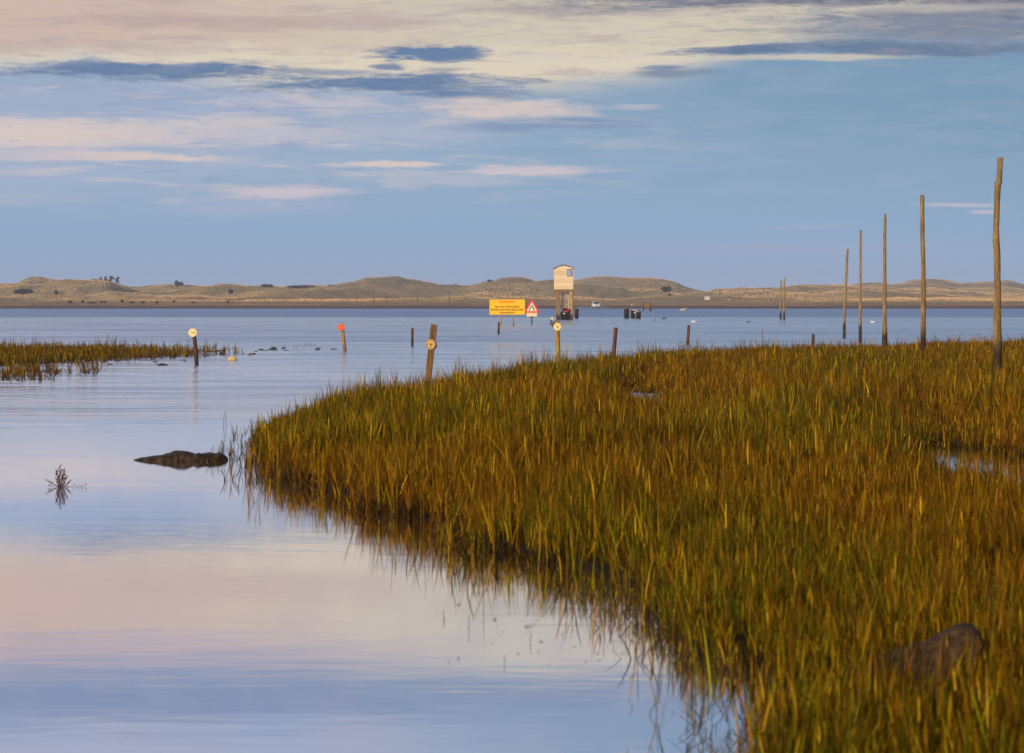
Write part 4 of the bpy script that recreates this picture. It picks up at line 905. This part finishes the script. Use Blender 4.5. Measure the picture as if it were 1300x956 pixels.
def small_house(px, py, wpx, hpx, wallm, roofm, label):
    p = hit(px, py, 1040); s = p.y / F; e = empty('cabin', p); w_, h_ = wpx * s, hpx * s; bm = bmesh.new(); box(bm, (0, 0, h_ * .32), (w_, w_ * .7, h_ * .8), bev=.05)
    wl = obj('wall', bm, wallm, e); bm = bmesh.new(); y2 = w_ * .42
    vs = [bm.verts.new(v) for v in ((-w_ * .54, -y2, h_ * .70), (w_ * .54, -y2, h_ * .70), (w_ * .54, y2, h_ * .70), (-w_ * .54, y2, h_ * .70), (-w_ * .5, 0, h_), (w_ * .5, 0, h_))]
    for f in ((0, 1, 5, 4), (2, 3, 4, 5), (0, 4, 3), (1, 2, 5), (0, 3, 2, 1)): bm.faces.new([vs[i] for i in f])
    obj('roof', bm, roofm, e)
    for sx in (-.25, .25):
        bm = bmesh.new(); box(bm, (sx * w_, -w_ * .36, h_ * .42), (w_ * .16, .06, h_ * .22)); obj('window', bm, M['car_glass'], e)
    tag(e, label, 'cabin')
small_house(897.8, 381.2, 6.6, 4.6, M['gull_white'], M['cream_plate'], 'small pale cabin at the foot of the dunes right of the purple bush')
small_house(925.4, 381.6, 4.2, 4.2, simple('sage_paint', (.30, .36, .30, 1), .6), M['post_dark'], 'tiny grey green cabin right of the pale cabin')

# ------------------------------------------------------------------ birds and floats
def bird(px, py, size, bodym, wingm, label, rz=0, group=None, headup=1.0):
    e = empty('bird', at(px, base_d(py)), rz); L = size; bm = bmesh.new()
    pts = [(-.5 * L, 0, .16 * L), (-.38 * L, 0, .12 * L), (-.2 * L, 0, .09 * L), (.05 * L, 0, .08 * L), (.25 * L, 0, .11 * L), (.34 * L, 0, .20 * L * headup), (.38 * L, 0, .30 * L * headup), (.46 * L, 0, .33 * L * headup), (.52 * L, 0, .31 * L * headup)]
    tube(bm, pts, [.01 * L, .07 * L, .15 * L, .17 * L, .13 * L, .07 * L, .065 * L, .06 * L, .02 * L], 12, squash=1); obj('body', bm, bodym, e, True)
    for sy in (-1, 1):
        bm = bmesh.new(); tube(bm, [(-.46 * L, sy * .05 * L, .20 * L), (-.2 * L, sy * .12 * L, .18 * L), (.12 * L, sy * .13 * L, .15 * L)], [.02 * L, .075 * L, .03 * L], 8, squash=.5); obj('wing', bm, wingm, e, True)
    bm = bmesh.new(); tube(bm, [(.50 * L, 0, .315 * L * headup), (.62 * L, 0, .295 * L * headup)], [.018 * L, .004 * L], 6); obj('bill', bm, M['bill'], e)
    tag(e, label, 'bird', group)
bird(881, 409, .62, M['gull_white'], M['gull_white'], 'white bird floating just above the small reddish post', R(10))
bird(1108, 409.5, .5, M['gull_white'], M['gull_white'], 'white bird floating between the slim pole and the flared pole', R(175))
bird(832, 407, .38, M['duck'], M['duck'], 'small dark bird floating right of the pile cluster', R(80), headup=1.4)
bird(843, 405, .62, M['duck'], M['duck'], 'long low dark bird on the water, left of the white bird', R(5), headup=.7)
bird(950, 409.5, .42, M['duck'], M['gull_grey'], 'dark bird alone on open water left of the distant pole pair', R(20), headup=.8)
bird(867.5, 394, 1.7, M['disc_cream'], M['cream_plate'], 'pale yellowish bird-like shape at the far water edge right of the fence panel', R(15))
def float_():
    e = empty('buoy', at(295, base_d(457.5))); bm = bmesh.new(); L = .19
    tube(bm, [(-L * .8, 0, .03), (-L * .4, 0, .05), (0, 0, .06), (L * .45, 0, .05), (L * .8, 0, .02)], [.01, .055, .075, .06, .01], 12, .06, seed=2); obj('float', bm, M['buoy'], e, True)
    bm = bmesh.new(); tube(bm, [(0, 0, .1), (.005, 0, .19)], [.035, .02], 10); obj('top', bm, M['buoy_pink'], e, True); tag(e, 'small pale yellow float with a pink tip near the left grass strip', 'buoy')
float_()

# ------------------------------------------------------------------ rocks
def rock(name, px, py, prof, depth, mat, label, seed, zoff=0, amp=.02, freq=7):
    """prof: (x m, height m) outline seen from the front; lofted into a rounded body"""
    e_ = at(px, base_d(py), zoff); bm = bmesh.new(); n = 28; xs_ = [p[0] for p in prof]; hs = [p[1] for p in prof]; m_ = 60; rings = []
    for i in range(m_ + 1):
        t_ = i / m_; x = xs_[0] + (xs_[-1] - xs_[0]) * t_; h = np.interp(x, xs_, hs); dd = depth * math.sqrt(max(0.0, 1 - (2 * t_ - 1) ** 4)) * .5; ring = []
        for k in range(n):
            a = 2 * math.pi * k / n; cz = math.sin(a); zz = h * (abs(cz) ** .8) if cz > 0 else -.12 * abs(cz) * (h / max(hs))
            nz = (float(fbm(x * freq + seed, a * 1.5 + seed, 4, 91)) - .5) * 2 * amp * min(1, h / max(hs) * 1.5)
            ring.append(bm.verts.new((x, math.cos(a) * (dd + nz * 2), zz + nz * (1 if cz > 0 else 0))))
        rings.append(ring)
    for A, B in zip(rings[:-1], rings[1:]):
        for k in range(n): bm.faces.new((A[k], A[(k + 1) % n], B[(k + 1) % n], B[k]))
    bm.faces.new(rings[0]); bm.faces.new(rings[-1][::-1]); o = obj(name, bm, mat, None, True); o.location = e_; tag(o, label, 'rock'); return o
rock('rock', 230, 584, [(-.55, .004), (-.45, .028), (-.3, .045), (-.15, .08), (-.02, .112), (.08, .105), (.2, .078), (.35, .088), (.46, .078), (.52, .045), (.545, .005)], .62, M['rock'], 'low dark brown flat rock lying alone in the calm water', 3, amp=.03, freq=13)
rock('boulder', 1172, 874, [(q_ * 1.16, h_ * 1.08) for q_, h_ in [(-.27, .01), (-.24, .10), (-.17, .15), (-.08, .18), (.01, .205), (.08, .245), (.14, .275), (.19, .28), (.225, .25), (.25, .15), (.26, .02)]], .42, M['rock_grey'], 'smooth dark grey boulder half hidden in the grass at the lower right', 5, amp=.012, freq=3)

# ------------------------------------------------------------------ sprigs and floating weed
def sprig(px, py, h, label, seed, side=True):
    """a thin dead plant: wiry upright twigs beaded with tiny buds, and runners trailing on the water"""
    e = at(px, base_d(py), -.01); rr = random.Random(seed); bm = bmesh.new()
    def bead(p, r):
        bmesh.ops.create_icosphere(bm, subdivisions=1, radius=r, matrix=Matrix.Translation(p) @ Matrix.Diagonal((1, 1, rr.uniform(1, 1.8), 1)))
    for k in range(13):
        u = rr.gauss(0, 1); x0 = u * .045; ht = h * max(.35, 1 - .28 * abs(u)) * rr.uniform(.6, 1.05); y0 = rr.uniform(-.05, .05)
        last = Vector((x0 * .25, y0 * .3, 0)); n = 7; dx = x0 / n * rr.uniform(.6, 1.6)
        for j in range(n):
            nx = last + Vector((dx + rr.uniform(-.006, .006), y0 / n, ht / n)); tube(bm, [last, nx], [.0022, .002], 4)
            for q in range(3 if j > 1 else 1): bead(last.lerp(nx, rr.random()) + Vector((rr.uniform(-.008, .008), rr.uniform(-.006, .006), rr.uniform(-.004, .006))), rr.uniform(.0035, .0065))
            last = nx
    for sx, n in ((1, 11), (-1, 6)):
        last = Vector((0, 0, .012))
        for k in range(n):
            nx = last + Vector((sx * rr.uniform(.012, .03), rr.uniform(-.03, .03), rr.uniform(-.003, .004))); nx.z = max(.008, nx.z); tube(bm, [last, nx], [.0014, .0014], 4)
            if rr.random() < .6: bead(nx + Vector((0, 0, rr.uniform(0, .02))), rr.uniform(.003, .006)); tube(bm, [nx, nx + Vector((rr.uniform(-.01, .01), 0, rr.uniform(.005, .02)))], [.0014, .001], 4)
            last = nx
    o = obj('dead_sprig', bm, M['weed'], None); o.location = e; tag(o, label, 'plant'); return o
sprig(78, 618, .235, 'dead reddish brown branched sprig standing in the calm water at left', 3)
def wrack(name, px0, px1, py0, py1, n, mat, label, seed, size=.05, stand=0.0):
    rr = random.Random(seed); bm = bmesh.new()
    for k in range(n):
        y = base_d(rr.uniform(py0, py1)); x = at(rr.uniform(px0, px1), y).x; p = Vector((x, y, .004)); L = size * rr.uniform(.4, 1.6) * (y / 30) ** .5
        if rr.random() < stand: tube(bm, [p, p + Vector((rr.uniform(-.1, .1) * L, 0, L * 3.5))], [.004 * y / 30, .002 * y / 30], 4)
        else:
            a_ = rr.uniform(0, 3.1); dv = Vector((math.cos(a_), math.sin(a_), 0)) * L; q = L * rr.uniform(.08, .22)
            tube(bm, [p - dv, p - dv * .4 + Vector((0, 0, q * .5)), p + dv * .3 + Vector((0, rr.uniform(-.3, .3) * L, q * .4)), p + dv], [q * .1, q, q * .8, q * .1], 6)
    o = obj(name, bm, mat, None); tag(o, label, 'seaweed', kind='stuff'); return o
wrack('floating_weed', 325, 430, 441.5, 446, 14, M['wrack'], 'scattered dark floating weed between the left grass strip and the orange disc post', 5, .07, .0)
wrack('floating_weed', 250, 335, 446, 451, 10, M['wrack'], 'few dark weed scraps off the right tip of the left grass strip', 6, .09, .0)
wrack('floating_weed', 100, 240, 457, 464, 18, M['wrack'], 'dark weed scraps in front of the left grass strip', 8, .07, .0)
wrack('floating_weed', 310, 420, 582, 640, 50, M['wrack'], 'dark debris floating off the near left tip of the big grass bed', 7, .022, .15)
wrack('floating_weed', 560, 900, 700, 850, 90, M['wrack'], 'dark debris floating along the near edge of the big grass bed', 9, .016, .1)
for k, (px, py, h, lb) in enumerate([(693, 485, .60, 'tall thin dry reed rising above the grass by the cream disc post'), (287, 541, .30, 'two thin bare stalks in water left of the grass tip'), (377, 443, .16, 'pair of thin stakes in water left of the orange disc post'),
                                (395, 440, .18, 'cluster of thin stalks standing in water beside the orange disc post')]):
    D = base_d(py); bm = bmesh.new(); rr = random.Random(k); n = [2, 2, 2, 4][k]
    for j in range(n): x = (j - n / 2) * .03 * D / 30; hh = h * rr.uniform(.7, 1); tube(bm, [(x, 0, -.05), (x + rr.uniform(-.02, .02), 0, hh * .6), (x + rr.uniform(-.05, .05), 0, hh)], [.0035 * D / 40, .003 * D / 40, .002 * D / 40], 5)
    o = obj('dry_reed', bm, M['weed'], None); o.location = at(px, D); tag(o, lb, 'plant')

# ------------------------------------------------------------------ haze
def haze():
    m = bpy.data.materials.new('evening_haze'); m.use_nodes = True; t = NT(m.node_tree); t.n.remove(t.n['Principled BSDF'])
    v = t.new('ShaderNodeVolumePrincipled'); v.inputs['Color'].default_value = (.66, .80, 1.0, 1); v.inputs['Density'].default_value = HAZE; v.inputs['Anisotropy'].default_value = 0.0
    t.l.new(v.outputs[0], t.n['Material Output'].inputs['Volume'])
    bm = bmesh.new(); box(bm, (0, 1350, 13.5), (6200, 3500, 32)); o = obj('haze', bm, m); tag(o, 'thin bluish evening haze over the water and dunes', 'haze', kind='stuff')
HAZE = 0.00016
haze()
